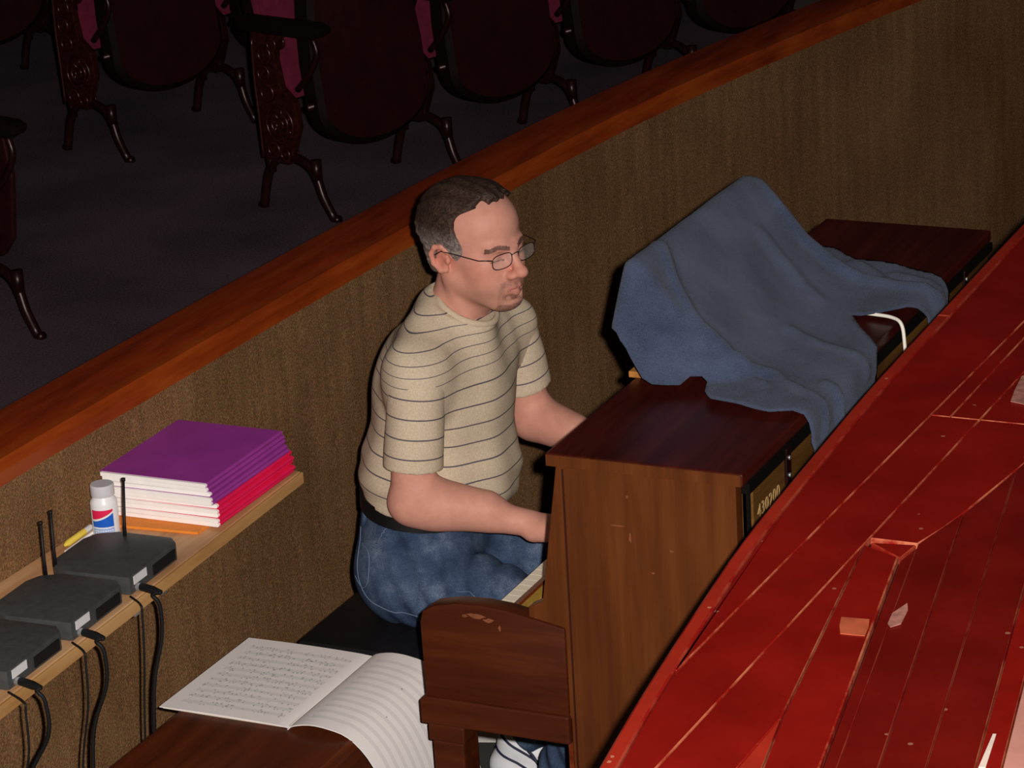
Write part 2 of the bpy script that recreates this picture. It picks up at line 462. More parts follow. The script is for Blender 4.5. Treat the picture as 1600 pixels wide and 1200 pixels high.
plank([(.852, -1.161), (.8485, -1.305), (.844, -1.62), (.935, -1.62)], 'stage_red_orange', .001)
plank([(.773, -.60), (.8335, -.63), (1.05, -1.9), (.986, -1.9), (.8525, -1.158)], 'stage_red', .003, 'worn_edge', .0022)
plank([(.776, -.585), (.842, -.574), (.8345, -.628)], 'stage_red', 0, 'worn_edge_dim')
plank([(.8345, -.63), (.843, -.576), (1.068, -1.9), (1.05, -1.9)], 'stage_red_dull', -.003, 'worn_edge_dim')
def line_c(c): return lambda y: c - .17 * y
Cs_ = [.745, .795, .8515, .9105, .942]
def start(c):
    best = None
    for y in np.arange(-.575, 3.9, .005):
        if c - .17 * y <= B(y): return y
    return 3.9
c = .942
while c < 3.3: c += .0585; Cs_.append(c)
for i, (ca, cb) in enumerate(zip(Cs_, Cs_[1:])):
    ya, yb = start(ca), start(cb)
    fa, fb = line_c(ca), line_c(cb)
    js = [-.95 - .55 * ((i * 7) % 5) / 5 - (0 if i > 4 else .95), -3.2 - .3 * ((i * 3) % 4), -5.2]
    if i <= 2: js = js[1:]
    top = [(fa(ya), ya), (fb(yb), yb)]
    for j, yj in enumerate(js):
        if fa(yj) > 3.2: break
        bot = [(fa(yj), yj), (fb(yj), yj)]
        mt = 'stage_red_dull' if i in (0, 1, 2) else ('stage_worn' if i == 3 and False else 'stage_red')
        if i == 4: mt = 'stage_worn'  # this one board is coloured a paler pink
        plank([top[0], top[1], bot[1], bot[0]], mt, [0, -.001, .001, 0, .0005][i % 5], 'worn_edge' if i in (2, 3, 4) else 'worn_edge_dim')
        top = [(fa(yj), yj), (fb(yj), yj)]

def line_end(c, top):
    y = top
    while y > -3.8 and c - .17 * y > E_in(y): y -= .01
    return y
for ca, cb, top in [(.727, .745, -1.9), (.663, .727, -1.9)] + [(.663 - .0585 * (k + 1), .663 - .0585 * k, -1.62) for k in range(4)]:
    fa, fb = line_c(ca), line_c(cb); ya, yb = line_end(ca, top), line_end(cb, top)
    if fb(top) < E_in(top): continue
    xa = max(fa(top), E_in(top))
    plank([(xa, top), (fb(top), top), (fb(yb), yb), (fa(ya), ya)] if ya < top - .02 else [(xa, top), (fb(top), top), (fb(yb), yb)])

def floor_patch(name, pts, mat, label, cat, z=ZS + .0032, h=.0009):
    o = MB().prism(pts, 'z', z, z + h).build(name, mat); return tag(o, label, cat)
floor_patch('adhesive_tape', [(.825, -.852), (.863, -.848), (.870, -.872), (.874, -.900), (.858, -.902), (.841, -.903), (.832, -.88)], 'tape_brown', 'brown scrap of worn tape on a raised red stage board', 'tape')
floor_patch('adhesive_tape', [(.884, -.815), (.893, -.777), (.901, -.80), (.906, -.845), (.896, -.86), (.889, -.85)], 'tape_grey', 'torn greyish tape scrap on a dark red stage board', 'tape', ZS + .0012)
floor_patch('adhesive_tape', [(1.113, -1.126), (1.117, -1.125), (1.130, -1.215), (1.122, -1.218)], 'tape_white', 'narrow strip of white tape along a stage board', 'tape', ZS + .0022)
floor_patch('adhesive_tape', [(.790, .150), (.806, .19), (.86, .16), (.868, .06), (.838, .02), (.806, .03), (.798, .08)], 'tape_grey', 'pale worn tape patch on the stage boards near the apron edge', 'tape', ZS + .0012)

# ------------------------------------------------------------------ piano
piano = thing('upright_piano', 'brown upright piano seen from its end, with a towel over its music rack', 'piano')
LID, W = 1.14, 1.45
MB().box(0, .3593, -.004, W + .004, 1.117, LID, 0, .004).build('lid', 'piano_lid', piano)
MB().box(.002, .357, -.0065, -.0038, 1.118, 1.1385).build('lid_edge', 'piano_side', piano)
MB().box(.352, .366, .01, W - .01, 1.100, 1.118).build('lid_hinge_strip', 'black_gap', piano)
side = [(.017, 1.117), (-.022, .86), (-.05, .845), (-.05, .66), (.022, .64), (.022, 0.0), (.345, 0.0), (.345, 1.117)]
for y0, y1 in ((0, .028), (W - .028, W)):
    sp = MB().prism(side, 'y', y0, y1, 0, .002).build('side_panel', 'piano_side', piano)
    yo = -.0016 if y0 == 0 else W
    MB().box(.028, .031, yo, yo + .0016, .06, 1.112).build('panel_joint', 'dark_wood', sp)
cheek = [(-.262, .645), (-.264, .79), (-.258, .812), (-.235, .826), (-.19, .836), (-.14, .8385), (-.09, .835), (-.04, .826), (.02, .815), (.02, .645)]
for y0, y1 in ((-.006, .034), (W - .034, W + .006)):
    ck = MB().prism(cheek, 'y', y0, y1, 0, .006).build('cheek', 'piano_cheek', piano, smooth=True, angle=.5)
    MB().prism([(-.272, .594), (-.272, .640), (-.264, .648), (.021, .648), (.021, .594)], 'y', y0 - .006, y1 + .006, 0, .004).build('moulding', 'piano_cheek', ck)
def scuff(cx, cz, w_, h_, y, seed, parent):
    r_ = random.Random(seed); n_ = 11
    MB().prism([(cx + w_ * math.cos(2 * math.pi * k / n_) * r_.uniform(.45, 1), cz + h_ * math.sin(2 * math.pi * k / n_) * r_.uniform(.45, 1)) for k in range(n_)], 'y', y - .0004, y + .0002).build('worn_mark', 'scuffed', parent)
for k, (cx, cz, w_, h_) in enumerate(((-.150, .818, .022, .006), (-.125, .812, .014, .005), (-.172, .815, .008, .004), (-.105, .80, .003, .007))): scuff(cx, cz, w_, h_, -.0066, k, piano)
for k, (cx, cz, w_, h_) in enumerate(((.125, 1.02, .018, .0016), (.150, 1.0, .003, .012), (.148, 1.075, .003, .005), (.225, .985, .005, .003), (.19, .94, .004, .002))): scuff(cx, cz, w_, h_, -.0006, 20 + k, piano)
MB().box(-.255, .02, .034, W - .034, .594, .645).build('keybed', 'piano_front', piano)
MB().box(-.258, -.236, .034, W - .034, .645, .70, 0, .003).build('key_slip', 'piano_front', piano)
# legs
for y0 in (-.004, W - .058):
    lg = MB()
    for a, b, r in ((.594, .56, .036), (.56, .1, .031), (.1, .0, .034)):
        lg.box(-.224 - r, -.224 + r, y0 + .031 - r, y0 + .031 + r, b, a, 0, .004)
    lg.build('leg', 'piano_cheek', piano)
    MB().box(-.26, .03, y0 + .002, y0 + .056, 0, .06, 0, .004).build('toe_block', 'piano_front', piano)
# keys
kw = (W - .14) / 52
for i in range(52):
    y = .07 + i * kw
    MB().box(-.235, -.075, y + .0005, y + kw - .0005, .70, .722).build('white_key', 'key_white', piano)
    if (i % 7) in (0, 2, 3, 5, 6) and i < 51:
        MB().prism([(-.185, .722), (-.180, .733), (-.075, .734), (-.075, .722)], 'y', y + kw - .0055, y + kw + .0055).build('black_key', 'key_black', piano)
for y0, y1 in ((.034, .068), (W - .068, W - .034)):
    MB().box(-.235, -.075, y0, y1, .645, .735, 0, .003).build('key_block', 'piano_front', piano)
fb = MB().prism([(-.078, .735), (-.122, .794), (-.110, .800), (-.060, .742)], 'y', .036, W - .036).build('fallboard', 'raw_wood', piano)
MB().prism([(-.124, .794), (-.127, .800), (-.112, .806), (-.109, .800)], 'y', .036, W - .036).build('fallboard_edge', 'piano_front', fb)
MB().prism([(-.104, .7975), (-.108, .8035), (-.100, .800), (-.097, .7955)], 'y', .036, W - .036).build('brass_hinge', 'brass', fb)
MB().prism([(.02, 1.117), (-.018, .862), (-.060, .742), (-.045, .735), (.0, .86), (.036, 1.117)], 'y', .028, W - .028).build('upper_panel', 'piano_front', piano)
MB().box(.0, .02, .028, W - .028, .06, .594).build('lower_panel', 'piano_front', piano)
MB().box(-.03, .03, .028, W - .028, 0, .06).build('bottom_rail', 'piano_front', piano)
for k in range(3):
    MB().tube([(.0, .64 + k * .085, .075), (-.07, .64 + k * .085, .072), (-.13, .64 + k * .085, .058)], [.008, .011, .014], 8, flat=.8).build('pedal', 'brass', piano, True)
# back of the piano
back = MB().box(.345, .352, .028, W - .028, .05, 1.10).build('soundboard', 'back_wood', piano)
MB().box(.346, .3625, .034, W - .034, .985, 1.098, 0, .002).build('back_beam', 'back_wood', piano)
for k in range(5):
    y = .034 + k * (W - .068 - .07) / 4
    MB().box(.346, .375, y, y + .07, .08, .984, 0, .003).build('back_post', 'back_wood', piano)
MB().box(.346, .358, .028, .036, .05, 1.112).build('back_gap_strip', 'black_gap', piano)
for y in (.186, 1.235):
    hb = MB().box(.3625, .368, y, y + .022, 1.05, 1.116, 0, .001).build('back_bracket', 'iron_black', piano)
    for zz in (1.066, 1.098):
        MB().tube([(.367, y + .011, zz), (.3705, y + .011, zz)], .004, 8).build('screw', 'silver', hb, True)
# stencilled serial number on the back beam
tc = bpy.data.curves.new('serial', 'FONT'); tc.body = '430200'; tc.size = .034; tc.space_character = 1.15; tc.extrude = .0004; tc.align_x = 'LEFT'
to = bpy.data.objects.new('serial_tmp', tc); COL.objects.link(to)
dg = bpy.context.evaluated_depsgraph_get()
me = bpy.data.meshes.new_from_object(to.evaluated_get(dg)); bpy.data.objects.remove(to)
me.materials.clear(); me.materials.append(MAT['print_serial'])
sn = link('serial_number', me, piano); sn.matrix_local = Matrix.Translation((.3632, .052, 1.040)) @ Matrix(((0, 0, 1, 0), (.95, 0, 0, 0), (0, 1, 0, 0), (0, 0, 0, 1)))
# music rack standing on the lid, under the towel
rk = MB().prism([(.004, 1.141), (.016, 1.141), (.004, 1.332), (-.008, 1.332)], 'y', .40, 1.04, 0, .003).build('music_rack', 'dark_wood', piano)
MB().box(-.012, .026, .396, 1.044, 1.140, 1.152, 0, .002).build('rack_foot', 'raw_wood', rk)
for y in (.55, .9):
    MB().prism([(.012, 1.142), (.10, 1.142), (.012, 1.27)], 'y', y, y + .012).build('rack_strut', 'dark_wood', rk)

# ------------------------------------------------------------------ towel
LZ = LID + .006
CSP = [(0, -.012, .206), (.012, 0.0, .212), (.03, .016, .205), (.10, .062, .152), (.18, .118, .092), (.25, .175, .05), (.31, .232, .022), (.37, .291, .010), (.44, .361, .006), (.452, .372, .0), (.47, .379, -.018), (.72, .384, -.268)]
_s = [p[0] for p in CSP]; _x = [p[1] for p in CSP]; _h = [p[2] for p in CSP]
def seg_dist(p, pts):
    best = 9
    for (a, b), (c, d) in zip(pts, pts[1:]):
        vx, vy = c - a, d - b; t = max(0, min(1, ((p[0] - a) * vx + (p[1] - b) * vy) / (vx * vx + vy * vy)))
        best = min(best, math.hypot(p[0] - a - t * vx, p[1] - b - t * vy))
    return best
FOLDS = [([(.02, .52), (.08, .47), (.16, .43), (.24, .42), (.33, .37)], .012, .012), ([(.20, .36), (.26, .40), (.33, .42), (.42, .36), (.5, .33)], .010, .010),
         ([(.02, 1.02), (.10, 1.0), (.18, .98), (.27, .97), (.38, .98), (.47, 1.0)], .016, .018), ([(.28, .80), (.20, .84), (.12, .86)], .008, .02),
         ([(.30, .62), (.38, .60), (.47, .57)], .008, .016), ([(.36, 1.06), (.42, 1.03), (.48, 1.02)], .008, .012), ([(.25, 1.12), (.31, 1.06), (.36, 1.0)], .010, .012),
         ([(.44, .42), (.5, .41), (.6, .40)], .012, .012), ([(.10, .33), (.15, .37), (.2, .40)], .008, .010)]
def towel_pt(s, t):
    if s < 0: x, h = -.012 + .25 * s, .206 + s * .97
    else: x, h = float(np.interp(s, _s, _x)), float(np.interp(s, _s, _h))
    y = t; hb = .008 if s < .44 else h
    if t < .41: e = .41 - t; d = min(.8 * e, max(h - hb, 0)); y = .41 - math.sqrt(max(e * e - d * d, 0)); h -= d
    if t > .99: e = t - .99; d = min(.7 * e, max(h - hb, 0)); y = .99 + math.sqrt(max(e * e - d * d, 0)); h -= d
    b = 0
    for pts, amp, wd_ in FOLDS:
        q = seg_dist((s, t), pts)
        if q < 4 * wd_: b += amp * math.exp(-(q / wd_) ** 2)
    b += .0025 * math.sin(31 * s + 9 * t) * math.sin(23 * t - 5 * s + 1)
    if s < .44: return (x + b * .55, y - b * .2, max(LZ + h + b * .8, LZ - .001))
    return (x + max(b, -.002) + .001, y, LZ + h)
OUT = [(-.11, .47), (-.06, .42), (-.02, .33), (0, .285), (.02, .262), (.05, .25), (.084, .240), (.108, .248), (.14, .272), (.168, .294), (.186, .324), (.21, .342), (.224, .34), (.24, .31), (.264, .288), (.318, .282), (.36, .268), (.39, .262), (.426, .278), (.446, .274), (.462, .270),
       (.498, .270), (.516, .285), (.56, .30), (.62, .33), (.64, .40), (.60, .47), (.57, .55), (.53, .61), (.468, .632), (.444, .664), (.396, .732), (.36, .786), (.375, .80), (.396, .826), (.432, .872), (.462, .916), (.486, .95), (.54, .97),
       (.56, 1.02), (.53, 1.06), (.48, 1.075), (.456, 1.07), (.402, 1.095), (.336, 1.13), (.29, 1.14), (.252, 1.145), (.21, 1.18), (.18, 1.21), (.14, 1.235), (.10, 1.25), (.05, 1.26), (0, 1.265), (-.05, 1.25), (-.11, 1.2)]
def inside(p, poly):
    c_ = False; x, y = p
    for (a, b), (cc, d) in zip(poly, poly[1:] + poly[:1]):
        if (b > y) != (d > y) and x < (cc - a) * (y - b) / (d - b) + a: c_ = not c_
    return c_
pts = []
closed = OUT + OUT[:1]
for a, b in zip(closed, closed[1:]):
    k = max(1, int(math.hypot(a[0] - b[0], a[1] - b[1]) / .012))
    pts += [(a[0] + (b[0] - a[0]) * i / k, a[1] + (b[1] - a[1]) * i / k) for i in range(k)]
nb = len(pts)
for s in np.arange(-.11, .65, .0085):
    for t in np.arange(.22, 1.3, .0085):
        if inside((s, t), OUT) and seg_dist((s, t), closed) > .005: pts.append((float(s), float(t)))
vv, ee, ff, *_r = delaunay_2d_cdt([Vector(p) for p in pts], [(i, (i + 1) % nb) for i in range(nb)], [], 1, 1e-6)
mb = MB(); mb.add([towel_pt(p[0], p[1]) for p in vv], [tuple(f) for f in ff])
towel = mb.build('towel', 'towel_cloth', smooth=True)
sm = towel.modifiers.new('thick', 'SOLIDIFY'); sm.thickness = .004; sm.offset = 1
tag(towel, 'grey blue terry towel draped over the music rack and piano lid', 'towel')
cord = MB().tube(smooth_line([(.225, .872, 1.151), (.262, .836, 1.1515), (.31, .828, 1.1515), (.352, .818, 1.1515), (.374, .805, 1.144), (.382, .798, 1.11), (.386, .794, 1.04), (.388, .79, .8)], 40), .0036, 8).build('white_cable', 'cable_white', smooth=True)
tag(cord, 'thick white cord running from under the towel over the piano back', 'cord')

# ------------------------------------------------------------------ benches, score, paper
pb = thing('piano_bench', 'black padded piano bench the man sits on', 'bench')
MB().box(-.776, -.45, .425, 1.06, .435, .50, 0, .014).build('cushion', 'black_vinyl', pb, True, .5)
MB().box(-.766, -.46, .435, 1.05, .36, .436, 0, .003).build('apron', 'black_vinyl', pb)
for x in (-.745, -.481):
    for y in (.456, 1.029): MB().box(x - .019, x + .019, y - .019, y + .019, 0, .37, 0, .003).build('leg', 'black_vinyl', pb)

wb = thing('wooden_bench', 'plain brown wooden bench carrying the open score', 'bench')
MB().box(-.775, -.402, -.62, .285, .522, .549, 0, .005).build('bench_top', 'bench_wood', wb)
MB().box(-.752, -.425, -.59, .255, .42, .523, 0, .003).build('apron', 'bench_wood', wb)
for x in (-.735, -.442):
    for y in (-.575, .24): MB().box(x - .021, x + .021, y - .021, y + .021, 0, .43, 0, .003).build('leg', 'bench_wood', wb)

score = thing('music_score', 'open printed music score lying on the wooden bench', 'sheet music')
def page(name, prof, y0, y1, mat, flip, skew=0.0, thick=.0016):
    """a sheet swept along profile (x,z), with UV: u across, v towards the head of the page"""
    n = len(prof); L = [0]
    for a, b in zip(prof, prof[1:]): L.append(L[-1] + math.hypot(b[0] - a[0], b[1] - a[1]))
    vs, fs, uv = [], [], []; K = 10
    for i, (x, z) in enumerate(prof):
        for j in range(K + 1):
            y = y0 + (y1 - y0) * j / K; vs.append((x + skew * (j / K - .5), y, z)); uv.append((L[i] / L[-1], j / K))
    for i in range(n - 1):
        for j in range(K): a = i * (K + 1) + j; fs.append((a, a + K + 1, a + K + 2, a + 1))
    me = bpy.data.meshes.new(name); me.from_pydata(vs, [], fs); me.update()
    ul = me.uv_layers.new(name='UVMap')
    for lp in me.loops: ul.data[lp.index].uv = uv[lp.vertex_index]
    me.materials.append(MAT[mat]); me.polygons.foreach_set('use_smooth', [True] * len(me.polygons))
    o = link(name, me, score); md = o.modifiers.new('thick', 'SOLIDIFY'); md.thickness = thick; md.offset = -1; es = o.modifiers.new('crisp', 'EDGE_SPLIT'); es.split_angle = .6; return o
page('printed_page', [(-.812 + .273 * k / 10, .5535 + .002 * math.sin(k / 10 * 3.14)) for k in range(10)] + [(-.5395, .5525), (-.537, .5510)], -.030, .300, 'music_dense', False, .006)
page('printed_page', [(p.x, p.z) for p in smooth_line([(-.537, 0, .5510), (-.525, 0, .560), (-.49, 0, .5675), (-.45, 0, .565), (-.41, 0, .5535), (-.372, 0, .518), (-.345, 0, .465), (-.325, 0, .40), (-.315, 0, .345)], 28)], -.036, .296, 'music_sparse', False, .002)
mb = MB()
for k in range(3):
    mb.box(-.809 + .002 * k, -.54, -.027 + .001 * k, .297, .5494 + .0011 * k, .5502 + .0011 * k)
mb.build('under_pages', 'paper_edge', score)
tag(MB().prism([(-.80, 1.00), (-.64, 1.05), (-.70, 1.26), (-.86, 1.21)], 'z', .0005, .0015).build('loose_sheet', 'page_white'), 'loose white sheet of paper on the pit floor beneath the piano bench', 'paper')

# ------------------------------------------------------------------ wall shelf and what stands on it
shelf = thing('wall_shelf', 'pale wooden board shelf fixed along the carpeted pit wall', 'shelf')
sp_ = [(-.735, -1.6), (-.789, -.55), (-.822, .578), (-1.072, .590), (-1.092, -.07), (-1.098, -.9), (-1.085, -1.6)]
MB().prism(sp_, 'z', .776, .80, 0, .003).build('board', 'shelf_wood', shelf)
MB().prism([(-.735 + .0, -1.6), (-.789, -.55), (-.822, .578), (-.816, .578), (-.783, -.55), (-.729, -1.6)], 'z', .775, .799, 0, .002).build('edge_strip', 'shelf_edge', shelf)
for y, x in ((.42, -.84), (-.085, -.81), (-.58, -.80), (-1.2, -.78)):
    br = MB().box(-1.09, x, y, y + .018, .760, .776, 0, .002); br.box(-1.09, -1.078, y, y + .018, .56, .776); br.build('bracket', 'silver', shelf)

# music folders, five purple on six red
cov_m = {}
def folder(x, y, z, rz, tone, th, label):
    f = thing('music_folder', label, 'folder', (x, y, z), rz, 'stack of music folders on the shelf')
    w, l, c = .247, .302, .0006
    # pages: block with rounded spine end (+x)
    prof = [(-w + .004, .0007)] + [(-.010 + (th / 2 - .0007) * math.cos(a), th / 2 + (th / 2 - .0007) * math.sin(a)) for a in np.linspace(-1.57, 1.57, 7)] + [(-w + .004, th - .0007)]
    MB().prism(prof, 'y', -.003, l - .002).build('pages', 'page_white', f, smooth=True, angle=.7)
    outer = [(-w, 0)] + [(-.010 + (th / 2 + .0) * math.cos(a) * 1.0, th / 2 + th / 2 * math.sin(a)) for a in np.linspace(-1.57, 1.57, 7)] + [(-w, th)]
    inner = [(-w, c)] + [(-.010 + (th / 2 - c) * math.cos(a), th / 2 + (th / 2 - c) * math.sin(a)) for a in np.linspace(-1.57, 1.57, 7)] + [(-w, th - c)]
    mb = MB(); n = len(outer); vs = [(p[0], yy, p[1]) for yy in (0.003, l) for p in outer] + [(p[0], yy, p[1]) for yy in (0.003, l) for p in inner]; fs = []
    for i in range(n - 1):
        fs += [(i, i + 1, n + i + 1, n + i), (2 * n + i, 3 * n + i, 3 * n + i + 1, 2 * n + i + 1), (i, 2 * n + i, 2 * n + i + 1, i + 1), (n + i, n + i + 1, 3 * n + i + 1, 3 * n + i)]
    for i in (0, n - 1): fs.append((i, n + i, 3 * n + i, 2 * n + i))
    mb.add(vs, fs).build('cover', tone, f, smooth=True, angle=.7)
names = ['bottom', 'second from the bottom', 'third from the bottom', 'fourth from the bottom', 'fifth from the bottom']
z = .8062; th = .0091
ordn = ['lowest', 'second', 'third', 'fourth', 'fifth', 'topmost']
for k in range(10):
    red = k < 5
    tone = 'red_card' if red else 'purple_card'
    i = k if red else k - 5
    if i == 0: lab = ('crimson red music folder at the very bottom of the stack' if red else 'purple music folder lying directly on the red ones')
    elif i == 4: lab = ('crimson red music folder, uppermost red one in the stack' if red else 'purple music folder on top of the stack')
    else: lab = '%s music folder, %s of its colour counted up from the shelf' % ('crimson red' if red else 'purple', ordn[i])
    sh = [.004, .006, .003, .005, .002, -.002, .000, -.004, -.009, -.010][k]
    folder(-.818 + sh, .240 + .010 * (k < 5) + [.0, -.004, .003, -.002, .004, .0, -.003, .003, .0, -.002][k], z, [.01, -.005, .012, .0, .015, -.008, .006, .012, -.004, .004][k], tone, th, lab)
    z += th + .0002
tag(MB().prism([(-1.062, .198), (-.850, .215), (-.836, .49), (-1.06, .50)], 'z', .8004, .8058, 0, .001).build('card_folder', 'orange_card'), 'flat orange card folder peeping out beneath the stacked music folders', 'folder')

# pill bottle
bt = thing('pill_bottle', 'white plastic pill bottle with red and blue label', 'bottle', (-1.024, .166, .8006))
MB().lathe([(.024, 0), (.0265, .003), (.0265, .066), (.0255, .072), (.0205, .079), (.0195, .083)], seg=36).build('bottle_body', 'bottle_white', bt, True, .6)
MB().lathe([(.0225, .082), (.0232, .0835), (.0232, .103), (.0215, .105)], seg=36).build('cap', 'bottle_cap', bt, True, .6)
def label_band(name, zfun0, zfun1, mat, a0=-2.05, a1=-.35, r=.0268, parent=bt):
    mb = MB(); vs, fs = [], []; K = 24
    for i in range(K + 1):
        a = a0 + (a1 - a0) * i / K; k = i / K
        for zz in (zfun0(k), zfun1(k)): vs.append((r * math.cos(a), r * math.sin(a), zz))
    for i in range(K): fs.append((2 * i, 2 * i + 2, 2 * i + 3, 2 * i + 1))
    mb.add(vs, fs); return mb.build(name, mat, parent, True)
lb = label_band('printed_label', lambda k: .004, lambda k: .062, 'bottle_white', r=.02665)
wave = lambda k: .036 + .016 * k ** 1.6
label_band('red_print', lambda k: wave(k) + .003, lambda k: .058 + .001 * k, 'print_red', r=.02675, parent=lb)
label_band('blue_print', lambda k: .0235, lambda k: wave(k) - .001, 'print_blue', r=.02675, parent=lb)
label_band('pale_print', lambda k: .006, lambda k: .0215, 'print_pale', r=.02675, parent=lb)
mb = MB()
for row, (zz, hh) in enumerate(((.0205, .0035), (.0150, .0025), (.0110, .0022), (.0070, .002))):
    a = -1.95
    while a < -.5:
        w_ = random.uniform(.05, .16); vs = []
        for aa in (a, a + w_):
            for q in (zz, zz + hh): vs.append((.0269 * math.cos(aa), .0269 * math.sin(aa), q))
        mb.add(vs, [(0, 2, 3, 1)]); a += w_ + .05
mb.build('small_print', 'bottle_white', lb)

pen = thing('marker_pen', 'short yellow and white marker pen lying behind the black receivers', 'pen')
a, b = Vector((-1.062, .078, .8075)), Vector((-1.064, .172, .8075)); d = b - a
MB().tube([a, a + d * .08, a + d * .75], [.003, .0065, .0065], 10).build('barrel', 'pencil_yellow', pen, True, .6)
MB().tube([a + d * .75, b], .0062, 10).build('cap', 'label_white', pen, True, .6)
tag(MB().tube([(-1.046, .055, .8042), (-1.050, .17, .8042)], .0036, 6).build('pencil', 'page_white'), 'thin white pencil next to the yellow marker', 'pencil')

# wireless receivers
def receiver(cx, cy, rz, label, antennas, cable):
    r = thing('wireless_receiver', label, 'receiver', (cx, cy, .8006), rz, 'black receivers in a row on the shelf')
    hx, hy, h = .092, .100, .040
    poly = [(hx, -hy + .004), (hx, hy - .02), (hx - .02, hy), (-hx + .05, hy), (-hx + .012, hy - .02), (-hx, hy - .05), (-hx, -hy + .05), (-hx + .012, -hy + .02), (-hx + .05, -hy)]
    bm_ = MB().prism(poly, 'z', .003, h, 0, .005).build('casing', 'black_plastic', r, True, .5)
    for sx in (-1, 1):
        for sy in (-1, 1): MB().lathe([(.008, 0), (.009, .004)], sx * .06, sy * .06, 0, 10).build('rubber_foot', 'black_rubber', bm_)
    MB().box(hx - .001, hx + .0012, -.082, -.035, .020, .036).build('type_label', 'label_white', r)
    MB().box(hx - .001, hx + .0022, -.012, .07, .010, .030).build('rear_panel', 'black_rubber', r)
    MB().tube([(hx, -.072, .012), (hx + .010, -.072, .012)], .0075, 10).build('output_jack', 'silver', r, True, .6)
    for (ax, ay, tx, ty, ln) in antennas:
        A = MB().tube([(ax, ay, h - .004), (ax + tx * .25, ay + ty * .25, h + ln * .25), (ax + tx, ay + ty, h + ln)], [.0042, .0032, .0028], 8).build('antenna', 'black_rubber', r, True)
        MB().tube([(ax + tx * .97, ay + ty * .97, h + ln * .97), (ax + tx * 1.02, ay + ty * 1.02, h + ln * 1.03)], .0042, 8).build('antenna_tip', 'black_rubber', A, True)
    return r
rz = .03
receiver(-.907, .004, rz, 'black wireless receiver next to the pill bottle, with folders behind', [(-.076, -.078, .0, .004, .102), (-.020, .082, -.004, .022, .105)], None)
receiver(-.898, -.206, rz, 'black wireless receiver between two others on the shelf', [(-.074, .090, .0, .003, .098), (-.09, -.085, -.01, .0, .1)], None)
receiver(-.891, -.418, rz, 'black wireless receiver on the shelf, farthest from the pill bottle', [(-.09, .085, 0, 0, .1)], None)
tag(MB().prism([(-1.0, -.26), (-.985, -.262), (-.982, -.235), (-.997, -.233)], 'z', .801, .829, 0, .002).build('power_plug', 'silver'), 'small grey plug block behind the receivers', 'plug')

def cable(label, plug0, plug1, path, r=.0038):
    c_ = thing('audio_cable', label, 'cable', (0, 0, 0), 0, 'cables hanging from the receivers')
    MB().tube([plug0, Vector(plug0).lerp(Vector(plug1), .6), plug1], [.0078, .0078, .0045], 10).build('plug', 'black_rubber', c_, True, .6)
    MB().tube(smooth_line([plug1] + path, 50), r, 8).build('cable_lead', 'black_rubber', c_, True)
for i, (yc, lab) in enumerate(((.004, 'black cable plugged into the receiver next to the bottle, hanging off the shelf'), (-.206, 'black cable plugged into the middle receiver, hanging off the shelf'), (-.418, 'black cable from the receiver farthest from the bottle, hanging off the shelf'))):
    x0 = [-.907, -.898, -.891][i] + .104; y0 = yc - .070
    xe = [-.792, -.780, -.765][i]; xb = -.800
    cable(lab, (x0, y0, .814), (x0 + .048, y0 - .010, .813), [(xe + .020, y0 - .013, .807), (xe + .030, y0 - .008, .785), (xe + .026, y0 - .006, .72), (xb + .012, y0 - .014, .62), (xb, y0 - .02, .45), (xb - .01, y0 - .03, .2), (xb - .02, y0 - .03, .006)])
    th_lab = ('thin black wire dangling beside the cable of the receiver next to the bottle', 'thin black wire dangling beside the middle cable', 'thin black wire dangling beside the cable farthest from the bottle')[i]
    t_ = MB().tube(smooth_line([(x0 - .006, y0 - .03, .806), (xe + .018, y0 - .052, .8035), (xe + .022, y0 - .056, .785), (xe + .018, y0 - .058, .70), (xb + .012, y0 - .056, .58), (xb, y0 - .060, .4), (xb - .01, y0 - .075, .1), (xb - .02, y0 - .08, .004)], 50), .0022, 6).build('thin_wire', 'black_rubber', smooth=True)
    tag(t_, th_lab, 'wire', 'thin wires under the shelf')

